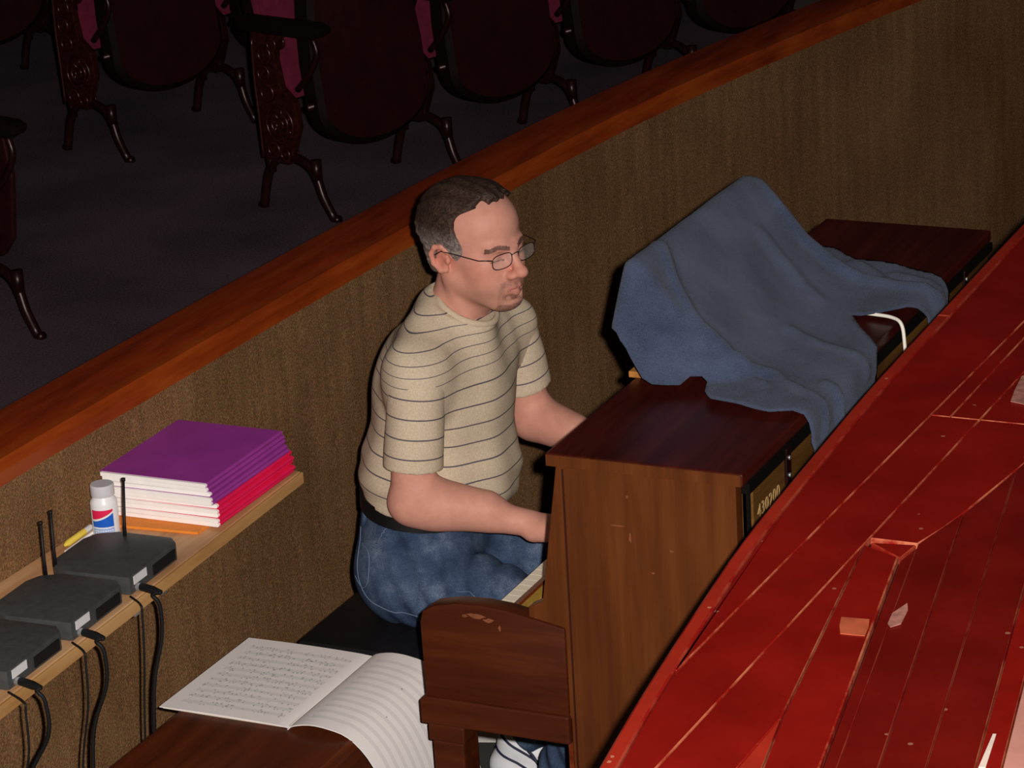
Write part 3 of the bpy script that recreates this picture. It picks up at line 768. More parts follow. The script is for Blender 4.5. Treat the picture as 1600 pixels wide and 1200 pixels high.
# ------------------------------------------------------------------ distance-field modelling for the man
class Field:
    def __init__(s, xs, ys, zs):
        s.ax = [np.asarray(a, np.float32) for a in (xs, ys, zs)]
        s.F = np.full([len(a) for a in s.ax], .2, np.float32)
    def block(s, lo, hi, pad):
        sl = []
        for a, l, h in zip(s.ax, lo, hi):
            i = max(0, int(np.searchsorted(a, l - pad))); j = min(len(a), int(np.searchsorted(a, h + pad)) + 1)
            sl.append(slice(i, max(i, j)))
        sl = tuple(sl)
        X = s.ax[0][sl[0]][:, None, None]; Y = s.ax[1][sl[1]][None, :, None]; Z = s.ax[2][sl[2]][None, None, :]
        return sl, X, Y, Z
    def merge(s, sl, d, k, op):
        f = s.F[sl]
        if op == 'sub':
            d = -d; h = np.clip(.5 - .5 * (f - d) / k, 0, 1); s.F[sl] = f * (1 - h) + d * h + k * h * (1 - h)
        else:
            h = np.clip(.5 + .5 * (f - d) / k, 0, 1); s.F[sl] = f * (1 - h) + d * h - k * h * (1 - h)
    def ell(s, c, r, M=None, k=.02, op='add'):
        c = np.array(c); R_ = max(r); sl, X, Y, Z = s.block(c - R_, c + R_, .07)
        if 0 in s.F[sl].shape: return
        x, y, z = X - c[0], Y - c[1], Z - c[2]
        if M is not None:
            x, y, z = (M[0][0] * x + M[1][0] * y + M[2][0] * z, M[0][1] * x + M[1][1] * y + M[2][1] * z, M[0][2] * x + M[1][2] * y + M[2][2] * z)
        k0 = np.sqrt((x / r[0]) ** 2 + (y / r[1]) ** 2 + (z / r[2]) ** 2)
        k1 = np.sqrt((x / r[0] ** 2) ** 2 + (y / r[1] ** 2) ** 2 + (z / r[2] ** 2) ** 2) + 1e-9
        s.merge(sl, (k0 * (k0 - 1) / k1).astype(np.float32), k, op)
    def cap(s, a, b, ra, rb, k=.02, op='add', flat=None):
        a, b = np.array(a, float), np.array(b, float); m_ = max(ra, rb)
        sl, X, Y, Z = s.block(np.minimum(a, b) - m_, np.maximum(a, b) + m_, .07)
        if 0 in s.F[sl].shape: return
        d = b - a; L = d @ d
        t = np.clip(((X - a[0]) * d[0] + (Y - a[1]) * d[1] + (Z - a[2]) * d[2]) / L, 0, 1)
        dx, dy, dz = X - a[0] - t * d[0], Y - a[1] - t * d[1], Z - a[2] - t * d[2]
        if flat: dz = dz * flat
        s.merge(sl, (np.sqrt(dx * dx + dy * dy + dz * dz) - (ra + (rb - ra) * t)).astype(np.float32), k, op)
    def clip(s, p, nrm):
        """keep the side the normal points away from"""
        X, Y, Z = s.ax[0][:, None, None], s.ax[1][None, :, None], s.ax[2][None, None, :]
        s.F = np.maximum(s.F, ((X - p[0]) * nrm[0] + (Y - p[1]) * nrm[1] + (Z - p[2]) * nrm[2]).astype(np.float32))
    def mesh(s):
        F = s.F; I = F < 0; ax = s.ax; nx, ny, nz = F.shape
        cnt = np.zeros((nx - 1, ny - 1, nz - 1), np.int8)
        for i in (0, 1):
            for j in (0, 1):
                for k in (0, 1): cnt += I[i:nx - 1 + i, j:ny - 1 + j, k:nz - 1 + k]
        act = (cnt > 0) & (cnt < 8); ci, cj, ck = np.nonzero(act)
        idx = np.full(act.shape, -1, np.int64); idx[ci, cj, ck] = np.arange(len(ci))
        acc = np.zeros((len(ci), 3)); num = np.zeros(len(ci))
        cr = [(i, j, k) for i in (0, 1) for j in (0, 1) for k in (0, 1)]
        for a in cr:
            for b in cr:
                if sum(b) - sum(a) == 1 and all(q >= p for p, q in zip(a, b)):
                    fa = F[ci + a[0], cj + a[1], ck + a[2]]; fb = F[ci + b[0], cj + b[1], ck + b[2]]
                    mk = (fa < 0) != (fb < 0); t = np.where(mk, fa / np.where(mk, fa - fb, 1), 0)
                    pa = np.stack([ax[0][ci + a[0]], ax[1][cj + a[1]], ax[2][ck + a[2]]], 1); pb = np.stack([ax[0][ci + b[0]], ax[1][cj + b[1]], ax[2][ck + b[2]]], 1)
                    acc += np.where(mk[:, None], pa + (pb - pa) * t[:, None], 0); num += mk
        V = acc / num[:, None]; faces = []
        for d in range(3):
            e1, e2 = [q for q in range(3) if q != d]
            lo = [slice(1, -1)] * 3; lo[d] = slice(0, -1); hi = [slice(1, -1)] * 3; hi[d] = slice(1, None)
            A, Bq = I[tuple(lo)], I[tuple(hi)]; p = np.argwhere(A != Bq)
            if len(p) == 0: continue
            off = np.ones(3, int); off[d] = 0; p = p + off
            def cell(o1, o2):
                q = p.copy(); q[:, e1] += o1; q[:, e2] += o2; return idx[q[:, 0], q[:, 1], q[:, 2]]
            Q = np.stack([cell(-1, -1), cell(0, -1), cell(0, 0), cell(-1, 0)], 1)
            ins = I[tuple(p.T)]
            flip = ins ^ (d == 1)
            Q[~flip] = Q[~flip][:, ::-1]
            faces.append(Q)
        return V, np.concatenate(faces)
def rng(a, b, h): return np.arange(a, b + h * .5, h)
def multi(*segs):
    out = []
    for a, b, h in segs: out.append(np.linspace(a, b, max(2, int(round((b - a) / h)) + 1))[:-1])
    return np.concatenate(out + [[segs[-1][1]]])
def field_obj(name, V, Fq, mat, parent, attr=None, relax=2):
    # drop unused, light Laplacian relax
    V = V.copy()
    for _ in range(relax):
        S = np.zeros_like(V); C_ = np.zeros(len(V))
        for a in range(4):
            b = (a + 1) % 4
            np.add.at(S, Fq[:, a], V[Fq[:, b]]); np.add.at(C_, Fq[:, a], 1)
            np.add.at(S, Fq[:, b], V[Fq[:, a]]); np.add.at(C_, Fq[:, b], 1)
        V = V * .5 + .5 * S / np.maximum(C_, 1)[:, None]
    me = bpy.data.meshes.new(name); me.from_pydata(V.tolist(), [], Fq.tolist()); me.update()
    me.materials.append(MAT[mat]); me.polygons.foreach_set('use_smooth', [True] * len(me.polygons))
    if attr:
        nm, kind, fn = attr; val = np.asarray(fn(V), np.float32)
        if kind == 'c':
            at_ = me.attributes.new(nm, 'FLOAT_COLOR', 'POINT'); at_.data.foreach_set('color', np.c_[val, np.ones(len(V))].astype(np.float32).ravel())
        else:
            at_ = me.attributes.new(nm, 'FLOAT', 'POINT'); at_.data.foreach_set('value', val.ravel())
    return link(name, me, parent)
def vnoise(P_, sc, seed=0):
    r_ = np.random.RandomState(seed); out = 0
    for _ in range(5):
        kv = r_.normal(size=3); kv /= np.linalg.norm(kv); out = out + np.sin(P_ @ kv * sc * r_.uniform(.7, 1.4) + r_.uniform(0, 6.28))
    return out / 5

person = thing('person', 'man in striped tan shirt, jeans and glasses seated playing the piano', 'person', (0, 0, 0))

# head frame: x forward, y to his left, z up
HC = np.array([-.459, .700, 1.268]); HS = 1.0; HV = np.array([1.04, 1.04, .945])
hy, hp, hr = math.radians(-18), math.radians(1.5), math.radians(2)
Rz = np.array([[math.cos(hy), -math.sin(hy), 0], [math.sin(hy), math.cos(hy), 0], [0, 0, 1]])
Ry = np.array([[math.cos(hp), 0, math.sin(hp)], [0, 1, 0], [-math.sin(hp), 0, math.cos(hp)]])
Rx = np.array([[1, 0, 0], [0, math.cos(hr), -math.sin(hr)], [0, math.sin(hr), math.cos(hr)]])
HM = Rz @ Ry @ Rx
def H(x, y, z): return HC + HM @ (HV * np.array([x, y, z]))
def toH(V): return ((V - HC) @ HM) / HV

def head_prims(f, g=0.0, hair=False):
    S = HS
    E = lambda c, r, k=.02, op='add', M=HM: f.ell(H(*c), [q * w_ + g for q, w_ in zip(r, HV)], M, k * S, op)
    Cp = lambda a, b, ra, rb, k=.015, op='add': f.cap(H(*a), H(*b), ra * S + g, rb * S + g, k * S, op)
    E((-.018, 0, .045), (.098, .0755, .082))
    E((.012, 0, .055), (.080, .066, .068), .03)
    if hair: return
    E((.024, 0, -.030), (.072, .065, .077), .03)
    for s in (-1, 1):
        Cp((-.005, s * .052, -.050), (.066, s * .022, -.101), .017, .016, .025)
        E((.052, s * .040, -.022), (.026, .020, .020), .022)            # cheekbone
        E((.060, s * .030, -.060), (.022, .020, .026), .03)             # cheek
    E((.080, 0, -.104), (.021, .027, .018), .022)                       # chin
    Cp((.079, -.038, .018), (.091, -.012, .015), .0095, .0098, .016); Cp((.079, .038, .018), (.091, .012, .015), .0095, .0098, .016)
    E((.078, 0, -.070), (.024, .030, .022), .02)                        # muzzle
    for s in (-1, 1):
        E((.101, s * .030, .000), (.017, .0155, .0125), .012, 'sub')
        E((.0735, s * .030, .001), (.0150, .0150, .0135), .006)         # lowered eyelid
    Cp((.091, 0, .012), (.113, 0, -.029), .0080, .0105, .012)           # nose
    E((.117, 0, -.034), (.0125, .0125, .0115), .010)
    for s in (-1, 1): E((.102, s * .0140, -.040), (.0120, .0088, .0085), .007)
    for s in (-1, 1): E((.101, s * .0055, -.0470), (.005, .0035, .0035), .003, 'sub')
    Cp((.088, -.023, -.0700), (.1015, -.006, -.0655), .0042, .0058, .006); Cp((.088, .023, -.0700), (.1015, .006, -.0655), .0042, .0058, .006)
    Cp((.088, -.020, -.0760), (.0995, 0, -.0790), .0042, .0068, .006); Cp((.088, .020, -.0760), (.0995, 0, -.0790), .0042, .0068, .006)
    Cp((.090, -.026, -.0727), (.109, 0, -.0722), .0016, .0018, .002, 'sub'); Cp((.090, .026, -.0727), (.109, 0, -.0722), .0016, .0018, .002, 'sub')
    Cp((.093, -.016, -.0895), (.093, .016, -.0895), .003, .003, .012, 'sub')
    # ears
    for s in (-1, 1):
        E((-.012, s * .0755, -.008), (.016, .007, .028), .006)
        ring = [(.004, .077, .010), (-.006, .083, .022), (-.020, .087, .020), (-.029, .088, .004), (-.026, .086, -.016), (-.014, .081, -.031), (-.004, .076, -.030)]
        for p, q in zip(ring, ring[1:]): Cp((p[0], s * p[1], p[2]), (q[0], s * q[1], q[2]), .0052, .0052, .004)
        E((-.010, s * .087, -.008), (.009, .007, .014), .005, 'sub')
        E((.004, s * .077, -.008), (.005, .006, .008), .004)

RSH, REL, RWR = (-.512, .522, 1.050), (-.528, .492, .800), (-.308, .566, .752)
LSH, LEL, LWR = (-.480, .882, 1.045), (-.465, .925, .834), (-.268, .868, .805)
NB, NT_ = (-.525, .700, 1.070), H(-.022, 0, -.070)
def torso_prims(f, g=0.0):
    E = lambda c, r, k=.04: f.ell(c, [q + g for q in r], None, k)
    E((-.612, .70, .640), (.112, .168, .11)); E((-.570, .70, .795), (.130, .158, .15), .06); E((-.547, .70, .955), (.127, .165, .165), .06)
    f.cap((-.528, .56, 1.040), (-.505, .846, 1.036), .056 + g, .056 + g, .05)
    f.cap((-.535, .570, 1.080), (-.530, .690, 1.126), .036 + g, .040 + g, .05); f.cap((-.518, .830, 1.076), (-.530, .710, 1.126), .036 + g, .040 + g, .05)

body = Field(multi((-.80, -.615, .007), (-.615, -.325, .0022), (-.325, -.10, .0042), (-.10, .02, .007)),
             multi((.42, .60, .0055), (.60, .80, .0022), (.80, 1.0, .0055)),
             multi((.06, .68, .0085), (.68, .84, .004), (.84, 1.08, .007), (1.08, 1.42, .0022)))
torso_prims(body, -.010)
for K, A in (((-.60, .60, .575), (-.15, .585, .505)), ((-.60, .80, .575), (-.205, .872, .505))): body.cap(K, A, .075, .052, .04)
body.cap((-.15, .585, .505), (-.315, .625, .12), .050, .033, .03); body.cap((-.205, .872, .505), (-.49, .875, .13), .050, .033, .03)
body.cap(RSH, REL, .048, .041, .03); body.cap(REL, RWR, .040, .0265, .018)
body.ell((-.495, .50, .796), (.075, .043, .043), None, .03)
body.cap((-.48, .508, .796), (-.39, .536, .786), .044, .035, .03)
body.cap(LSH, LEL, .048, .041, .03); body.cap(LEL, LWR, .041, .0265, .018); body.cap((-.45, .918, .832), (-.36, .892, .82), .044, .035, .03)
body.cap(NB, NT_, .060, .054, .03); body.cap(H(-.03, 0, -.08), H(.02, 0, -.10), .046, .030, .03)
body.cap(H(-.02, -.055, -.045), (-.462, .672, 1.095), .012, .010, .02); body.cap(H(-.02, .055, -.045), (-.462, .722, 1.095), .012, .010, .02)
head_prims(body)
# hands over the keyboard: knuckles raised, fingers curled down onto the keys
def hand(wr, toward, side):
    wr = np.array(wr); t = np.array(toward) / np.linalg.norm(toward); lat = np.array([-t[1], t[0], 0.]); up = np.array([0, 0, 1.])
    P_ = lambda a, b, c: wr + t * a + lat * b * side + up * c
    for b in (-.024, -.008, .008, .024): body.cap(P_(.005, b * .55, -.004), P_(.075, b, .002), .0165, .0125, .012)
    for b, ln, dz in ((-.031, .80, -.002), (-.011, 1.0, .0), (.010, .97, 0), (.029, .76, -.004)):
        a0 = .076
        p0, p1, p2, p3 = P_(a0, b, .003 + dz), P_(a0 + .036 * ln, b * 1.08, .002), P_(a0 + .058 * ln, b * 1.1, -.010), P_(a0 + .064 * ln, b * 1.1, -.021)
        body.cap(p0, p1, .0098, .0090, .006); body.cap(p1, p2, .0090, .0080, .004); body.cap(p2, p3, .0080, .0068, .004)
    body.cap(P_(.010, .012, -.014), P_(.055, .020, -.012), .0185, .0150, .015)
    p0, p1, p2 = P_(.020, -.026, -.006), P_(.052, -.050, -.010), P_(.082, -.052, -.018)
    body.cap(p0, p1, .0150, .0108, .012); body.cap(p1, p2, .0105, .0085, .004)
hand(RWR, (1, .10, .0), -1)
hand(LWR, (1, -.10, -.02), 1)
V, Q = body.mesh()
SK = np.array(lin((208, 149, 131))); 
def skin_tone(V):
    h = toH(V); x, y, z = h.T; ya = np.abs(y)
    c = np.tile(SK, (len(V), 1))
    inhead = (z > -.16) & (x > -.13) & (ya < .11) & (V[:, 2] > 1.1)
    def mixc(mask, col):
        nonlocal c
        mk = np.clip(mask, 0, 1)[:, None] * inhead[:, None]; c = c * (1 - mk) + np.array(lin(col)) * mk
    g = lambda cx, cy, cz, r: np.exp(-(((x - cx)) ** 2 + (ya - cy) ** 2 + (z - cz) ** 2) / r ** 2)
    mixc(.55 * g(.11, 0, -.035, .02) + .35 * g(.06, .045, -.03, .03) + .5 * g(-.012, .08, -.005, .03), (206, 112, 92))
    mixc(.45 * ((z < -.055) & (x > 0)) * np.clip((-.045 - z) / .03, 0, 1) * np.clip(x / .05, 0, 1), (160, 118, 98))      # shaved shadow of the beard area
    lips = (x > .083) * np.clip(1 - np.abs(z + .0725) / .0105, 0, 1) * np.clip((.024 - ya) / .008, 0, 1); mixc(.5 * (lips > .15), (184, 108, 98))
    nz = vnoise(V, 900, 3) * .5 + .5
    mus = (x > .078) * (np.abs(z + .0560 + .10 * np.maximum(ya - .012, 0) * 2.2) < .0068) * (ya < .032); mixc(mus * (.18 + .34 * nz), (100, 68, 56))
    gsd = (x > .070) * (np.abs(ya - .030) < .0050) * (z < -.060) * (z > -.108); mixc(gsd * (.08 + .26 * nz), (100, 66, 54))
    chn = (z < -.104 + .10 * np.maximum(ya - .015, 0)) * (x > .052) * (ya < .034) * (z > -.135); mixc(chn * (.30 + .4 * nz), (76, 50, 44))
    soul = (x > .08) * (np.abs(z + .0895) < .006) * (ya < .007); mixc(soul * .5, (84, 56, 46))
    bz = .0165 + .006 * np.sin(np.clip((ya - .010) / .042, 0, 1) * 3.1) - .05 * np.maximum(ya - .04, 0)
    brow = (x > .055) * (np.abs(z - bz) < .0048) * (ya > .011) * (ya < .050); mixc(brow * (.65 + .3 * nz), (64, 46, 40))
    lid = (x > .070) * (np.abs(z + .0085 - .0025 * np.cos((ya - .030) * 90)) < .0016) * (np.abs(ya - .030) < .0145); mixc(lid * .85, (52, 32, 30))
    sock = np.exp(-((x - .088) ** 2 + (ya - .028) ** 2 + (z - .001) ** 2) / .017 ** 2); mixc(.35 * sock, (170, 106, 92))
    nost = ((x - .101) ** 2 + (ya - .0055) ** 2 + (z + .049) ** 2) < .0045 ** 2; mixc(nost * .8, (70, 30, 28))
    return c
bo = field_obj('body', V, Q, 'skin', person, ('tone', 'c', skin_tone), 1)
bo['label'] = 'fair skin of face, neck, arms and hands'
body_bvh = None

# hair: shell over the scalp with a receding hairline
hf = Field(rng(-.63, -.35, .0026), rng(.59, .81, .0026), rng(1.15, 1.43, .0026))
head_prims(hf, .0095, True)
hf.ell(H(-.026, 0, .086), (.072, .060, .042), HM, .02)
hf.cap(H(-.062, -.025, -.034), H(-.062, .025, -.034), .030, .030, .03)
X, Y, Z = np.meshgrid(*hf.ax, indexing='ij')
PT = np.stack([X.ravel(), Y.ravel(), Z.ravel()], 1); h = toH(PT); x, y, z = h.T; ya = np.abs(y)
zt = z + .20 * (x + .02)
# limit forward of which there is no hair, by height and side
xf = np.interp(z, [-.06, -.035, -.02, -.005, .012, .028, .045, .065, .085, .094, .104, .14], [-.036, -.028, .006, .022, .034, .033, .026, .022, .022, .032, .050, .060])
xf = xf - np.where(z > .105, .004 * np.clip((np.abs(ya - .034) < .028) * 1.0, 0, 1), 0) + np.where((z > .06) & (ya < .022), .016, 0)
lim = np.maximum(x - xf, -.060 - z)
ear = .024 - np.sqrt(((x + .014) / 1.0) ** 2 + ((z + .008) / 1.15) ** 2)
lim = np.maximum(lim, np.where(ya > .05, ear, -1))
ang_ = np.arctan2(y, z + .03); gro = .0018 * np.sin(34 * ang_ + 3.2 * vnoise(h, 38, 5)) * np.clip(.5 + vnoise(h, 25, 77), 0, 1.3) + .0030 * vnoise(h * np.array([.35, 1, 1]), 170, 6) + .0012 * vnoise(h * np.array([.3, 1, 1]), 420, 9)
hf.F = np.maximum(hf.F + gro.reshape(X.shape).astype(np.float32), (lim + .0022 * vnoise(h, 420, 8) + .002 * vnoise(h, 120, 18)).reshape(X.shape).astype(np.float32) * .8)
V, Q = hf.mesh()
def hair_tone(V):
    h = toH(V); z = h[:, 2]; a = np.clip((.062 - z) / .05, 0, 1) * np.clip((np.abs(h[:, 1]) - .03) / .03, 0, 1)
    n_ = vnoise(V, 300, 2) * .5 + .5
    c = np.array(lin((62, 46, 38)))[None] * (.7 + .6 * n_[:, None]); g = np.array(lin((150, 142, 138)))[None] * (.75 + .5 * n_[:, None])
    return c * (1 - .95 * a[:, None]) + g * .95 * a[:, None]
hr_ = field_obj('hair', V, Q, 'hair', person, ('tone', 'c', hair_tone), 1); hr_['label'] = 'short brown hair greying at the temples'

# glasses
gl = MB()
def rim(s):
    out = []
    for k in range(28):
        a = 2 * math.pi * k / 28; ex = 3.0
        ca, sa = math.cos(a), math.sin(a); ca = math.copysign(abs(ca) ** (2 / ex), ca); sa = math.copysign(abs(sa) ** (2 / ex), sa)
        yy = s * .0330 + .0240 * ca; out.append(H(.1035 - .16 * max(0, abs(yy) - .028), yy, -.0025 + .0155 * sa))
    return out
frames = {}
mb = MB()
for s in (-1, 1): mb.tube([tuple(p) for p in rim(s)], .0010, 6, closed=True)
mb.tube([tuple(H(.1035, -.011, .004)), tuple(H(.1075, 0, .008)), tuple(H(.1035, .011, .004))], .0011, 6)
gframe = mb.build('glasses_frame', 'glasses_metal', person, True); gframe['label'] = 'thin dark metal glasses'
for s in (-1, 1):
    MB().tube([tuple(H(.0990, s * .0565, .005)), tuple(H(.093, s * .068, .008)), tuple(H(.08, s * .0745, .007)), tuple(H(.02, s * .0815, .012)), tuple(H(-.008, s * .083, .012)), tuple(H(-.026, s * .082, .0)), tuple(H(-.033, s * .081, -.016))], [.0013, .0013, .0011, .0011, .0012, .0015, .0015], 6).build('temple_arm', 'glasses_metal', gframe, True)
    r_ = rim(s); c_ = sum(r_) / len(r_); m2 = MB()
    m2.add([tuple(p) for p in r_] + [tuple(c_)], [(i, (i + 1) % 28, 28) for i in range(28)])
    m2.build('lens', 'lens_glass', gframe, True)

# shirt
sf = Field(rng(-.80, -.36, .0045), rng(.44, .97, .0045), rng(.70, 1.22, .0045))
torso_prims(sf, .010)
sf.ell((-.565, .70, .79), (.150, .184, .12), None, .05)
sf.cap(RSH, tuple(np.array(RSH) * .75 + np.array(REL) * .25), .0535, .052, .04); sf.cap(LSH, tuple(np.array(LSH) * .75 + np.array(LEL) * .25), .0565, .050, .03)
sf.cap((-.515, .70, 1.055), (-.485, .70, 1.125), .090, .064, .03)
X, Y, Z = np.meshgrid(*sf.ax, indexing='ij'); PT = np.stack([X.ravel(), Y.ravel(), Z.ravel()], 1)
fold = .0060 * vnoise(PT * np.array([1, 1, .35]), 60, 11) + .003 * np.sin(PT[:, 2] * 95 + PT[:, 1] * 30 + 2.5 * vnoise(PT, 14, 4)) * np.clip((.88 - PT[:, 2]) / .1, 0, 1)
sf.F = sf.F + fold.reshape(X.shape).astype(np.float32)
CN = np.array([-.484, .700, 1.143]); CU = np.array([.47, -.03, .88]); CU /= np.linalg.norm(CU)
pl_ = (X - CN[0]) * CU[0] + (Y - CN[1]) * CU[1] + (Z - CN[2]) * CU[2]; rad_ = np.sqrt((X - CN[0] - pl_ * CU[0]) ** 2 + (Y - CN[1] - pl_ * CU[1]) ** 2 + (Z - CN[2] - pl_ * CU[2]) ** 2)
sf.F = np.maximum(sf.F, np.minimum(pl_, .085 - rad_).astype(np.float32))
sf.clip((-.60, .70, .748), (-.10, 0, -1))
V, Q = sf.mesh()
shirt = field_obj('shirt', V, Q, 'striped_knit', person, ('cloth', 'f', lambda V: V[:, 2] + .10 * (V[:, 0] + .55) + .5 + .9 * np.maximum(V[:, 2] - 1.03, 0)), 2)
shirt['label'] = 'tan knit short sleeved shirt with thin dark stripes'
def sleeve(a, b, frac, r0_, r1_, push):
    a, b = np.array(a), np.array(b); e = a + (b - a) * frac; d = (b - a) / np.linalg.norm(b - a)
    lo, hi = np.minimum(a, e) - .1, np.maximum(a, e) + .1
    f = Field(rng(lo[0], hi[0], .004), rng(lo[1], hi[1], .004), rng(lo[2], hi[2], .004))
    f.cap(a + d * .030, e + d * .05, r0_, r1_, .02)
    X, Y, Z = np.meshgrid(*f.ax, indexing='ij'); PT = np.stack([X.ravel(), Y.ravel(), Z.ravel()], 1)
    f.F = f.F + (.003 * vnoise(PT, 70, 21)).reshape(X.shape).astype(np.float32)
    f.clip(e, d)
    V, Q = f.mesh()
    o = field_obj('sleeve', V, Q, 'striped_knit', shirt, ('cloth', 'f', lambda V: (V - a) @ d + .5), 2)
    return e, d
sleeve(RSH, REL, .72, .057, .0605, .006)
sleeve(LSH, LEL, .66, .055, .0585, .012)
# collar rib
ring = []
ctr = CN; nrm = CU
e1 = np.array([nrm[2], 0, -nrm[0]]); e1 /= np.linalg.norm(e1); e2 = np.cross(nrm, e1)
sh_bvh = BVHTree.FromObject(shirt, bpy.context.evaluated_depsgraph_get())
for k in range(40):
    a = 2 * math.pi * k / 40; p = ctr + e1 * .0645 * math.cos(a) + e2 * .0625 * math.sin(a)
    q = sh_bvh.find_nearest(Vector(p))
    w = Vector(p)
    ring.append(w)
for _ in range(3): ring = [(ring[i - 1] + ring[i] * 2 + ring[(i + 1) % 40]) / 4 for i in range(40)]
MB().tube(ring, .0078, 8, closed=True, flat=.8).build('collar', 'knit_plain', shirt, True)

# jeans
jf = Field(rng(-.81, -.03, .006), rng(.44, 1.02, .006), rng(.07, .79, .006))
jf.ell((-.612, .70, .625), (.126, .184, .126), None, .04); jf.ell((-.585, .70, .72), (.128, .166, .09), None, .05)
jf.ell((-.632, .615, .585), (.090, .085, .086), None, .03); jf.ell((-.632, .785, .585), (.090, .085, .086), None, .03)
jf.cap((-.60, .603, .590), (-.145, .585, .502), .096, .066, .03); jf.cap((-.60, .797, .590), (-.20, .872, .502), .096, .066, .03)
jf.cap((-.145, .585, .502), (-.308, .625, .15), .064, .055, .03); jf.cap((-.20, .872, .502), (-.475, .874, .15), .064, .054, .03)
X, Y, Z = np.meshgrid(*jf.ax, indexing='ij'); PT = np.stack([X.ravel(), Y.ravel(), Z.ravel()], 1)
jf.F = jf.F + (.005 * vnoise(PT, 45, 31) + .0045 * np.sin(PT[:, 0] * 120 + PT[:, 2] * 60 + 3 * vnoise(PT, 12, 7)) * np.clip((PT[:, 0] + .66) / .1, 0, 1)).reshape(X.shape).astype(np.float32)
jf.clip((-.6, .7, .765), (-.12, 0, 1))
jf.F = np.maximum(jf.F, (np.minimum((.500 - Z), 10) * ((X < -.52) * 1.0) - 10 * (X >= -.52)).astype(np.float32))
V, Q = jf.mesh()
jeans = field_obj('jeans', V, Q, 'denim', person, None, 2); jeans['label'] = 'faded blue denim jeans'
dg = bpy.context.evaluated_depsgraph_get(); jb = BVHTree.FromObject(jeans, dg)
def on_jeans(pts, lift=.0012):
    out = []
    for p in pts:
        q = jb.find_nearest(Vector(p)); out.append(q[0] + q[1] * lift)
    return out
def seam(pts, r=.0010):
    P_ = [p for p in smooth_line(pts, 30)]
    MB().tube(on_jeans(P_), r, 5).build('seam', 'stitch', jeans, True)
seam([(-.715, .56, .70), (-.70, .53, .62), (-.67, .515, .57), (-.62, .505, .55), (-.5, .50, .535)])
seam([(-.65, .50, .69), (-.60, .50, .735), (-.55, .52, .76)])
seam([(-.70, .545, .675), (-.665, .515, .665), (-.655, .51, .61), (-.675, .52, .585), (-.705, .545, .60)])
seam([(-.45, .505, .62), (-.36, .50, .60), (-.28, .51, .58)])
MB().tube(on_jeans([(-.70, .54, .765), (-.705, .535, .74), (-.71, .53, .715)], .004), .006, 6, flat=.5).build('belt_loop', 'denim', jeans, True)
# belt
def ring_at(zc, gx, gy, tilt=.12, n=44): return [(-.588 + gx * math.cos(2 * math.pi * k / n), .70 + gy * math.sin(2 * math.pi * k / n), zc - tilt * gx * math.cos(2 * math.pi * k / n)) for k in range(n)]
mb = MB(); A_, B_ = ring_at(.722, .139, .180), ring_at(.756, .138, .178); n_ = len(A_); C1, D1 = ring_at(.722, .132, .172), ring_at(.756, .131, .171)
mb.add(A_ + B_ + C1 + D1, [(i, (i + 1) % n_, n_ + (i + 1) % n_, n_ + i) for i in range(n_)] + [(n_ + i, n_ + (i + 1) % n_, 3 * n_ + (i + 1) % n_, 3 * n_ + i) for i in range(n_)] + [(i, 2 * n_ + i, 2 * n_ + (i + 1) % n_, (i + 1) % n_) for i in range(n_)])
mb.build('belt', 'belt_leather', person, True, .6)

# shoes
def shoe(heel, toe, nm):
    heel, toe = np.array(heel, float), np.array(toe, float); d = toe - heel; L_ = np.linalg.norm(d); d /= L_; lat = np.array([-d[1], d[0], 0]); 
    P_ = lambda a, b, c: heel + d * a * L_ + lat * b + np.array([0, 0, c])
    lo, hi = np.minimum(heel, toe) - .09, np.maximum(heel, toe) + .09; hi[2] = max(heel[2], toe[2]) + .17; lo[2] = min(heel[2], toe[2]) - .02
    f = Field(rng(lo[0], hi[0], .004), rng(lo[1], hi[1], .004), rng(lo[2], hi[2], .004))
    f.cap(P_(.10, 0, .045), P_(.55, 0, .042), .036, .043, .02); f.cap(P_(.55, 0, .04), P_(.86, .004, .036), .043, .034, .02)
    f.cap(P_(.14, 0, .06), P_(.20, 0, .115), .036, .040, .02); f.cap(P_(.22, 0, .10), P_(.58, 0, .06), .034, .030, .02)
    f.F = np.maximum(f.F, (f.ax[2][None, None, :] * -1 + min(heel[2], toe[2]) + .018).astype(np.float32)) if abs(heel[2] - toe[2]) < .02 else f.F
    V, Q = f.mesh(); up = field_obj(nm, V, Q, 'shoe_white', person, None, 1); up['label'] = 'white sneaker with navy piping'
    b_ = BVHTree.FromObject(up, bpy.context.evaluated_depsgraph_get())
    fs = Field(f.ax[0], f.ax[1], f.ax[2]); fs.cap(P_(.09, 0, .014), P_(.55, 0, .014), .040, .047, .02); fs.cap(P_(.55, 0, .014), P_(.88, .004, .016), .047, .036, .02)
    zl = f.ax[2][None, None, :] - (heel[2] + (toe[2] - heel[2]) * .5); fs.F = np.maximum(fs.F, np.abs(zl - .012).astype(np.float32) - .012)
    V, Q = fs.mesh(); field_obj('sole', V, Q, 'shoe_sole', up, None, 1)
    def strip_(pts, r):
        o_ = []
        for p in smooth_line(pts, 16):
            q = b_.find_nearest(Vector(p)); o_.append(q[0] + q[1] * .0008)
        MB().tube(o_, r, 6).build('piping', 'shoe_navy', up, True)
    for s in (-1, 1):
        strip_([P_(.02, s * .03, .10), P_(.22, s * .05, .075), P_(.5, s * .055, .045)], .003)
        strip_([P_(.10, s * .04, .135), P_(.30, s * .05, .10), P_(.62, s * .055, .05)], .003)
        strip_([P_(.30, s * .04, .125), P_(.42, s * .05, .075), P_(.46, s * .05, .04)], .0035)
    for k in range(4): strip_([P_(.40 + k * .06, -.018, .11), P_(.41 + k * .06, 0, .12), P_(.40 + k * .06, .018, .11)], .0028)
shoe((-.575, .872, .0), (-.292, .885, .0), 'shoe')

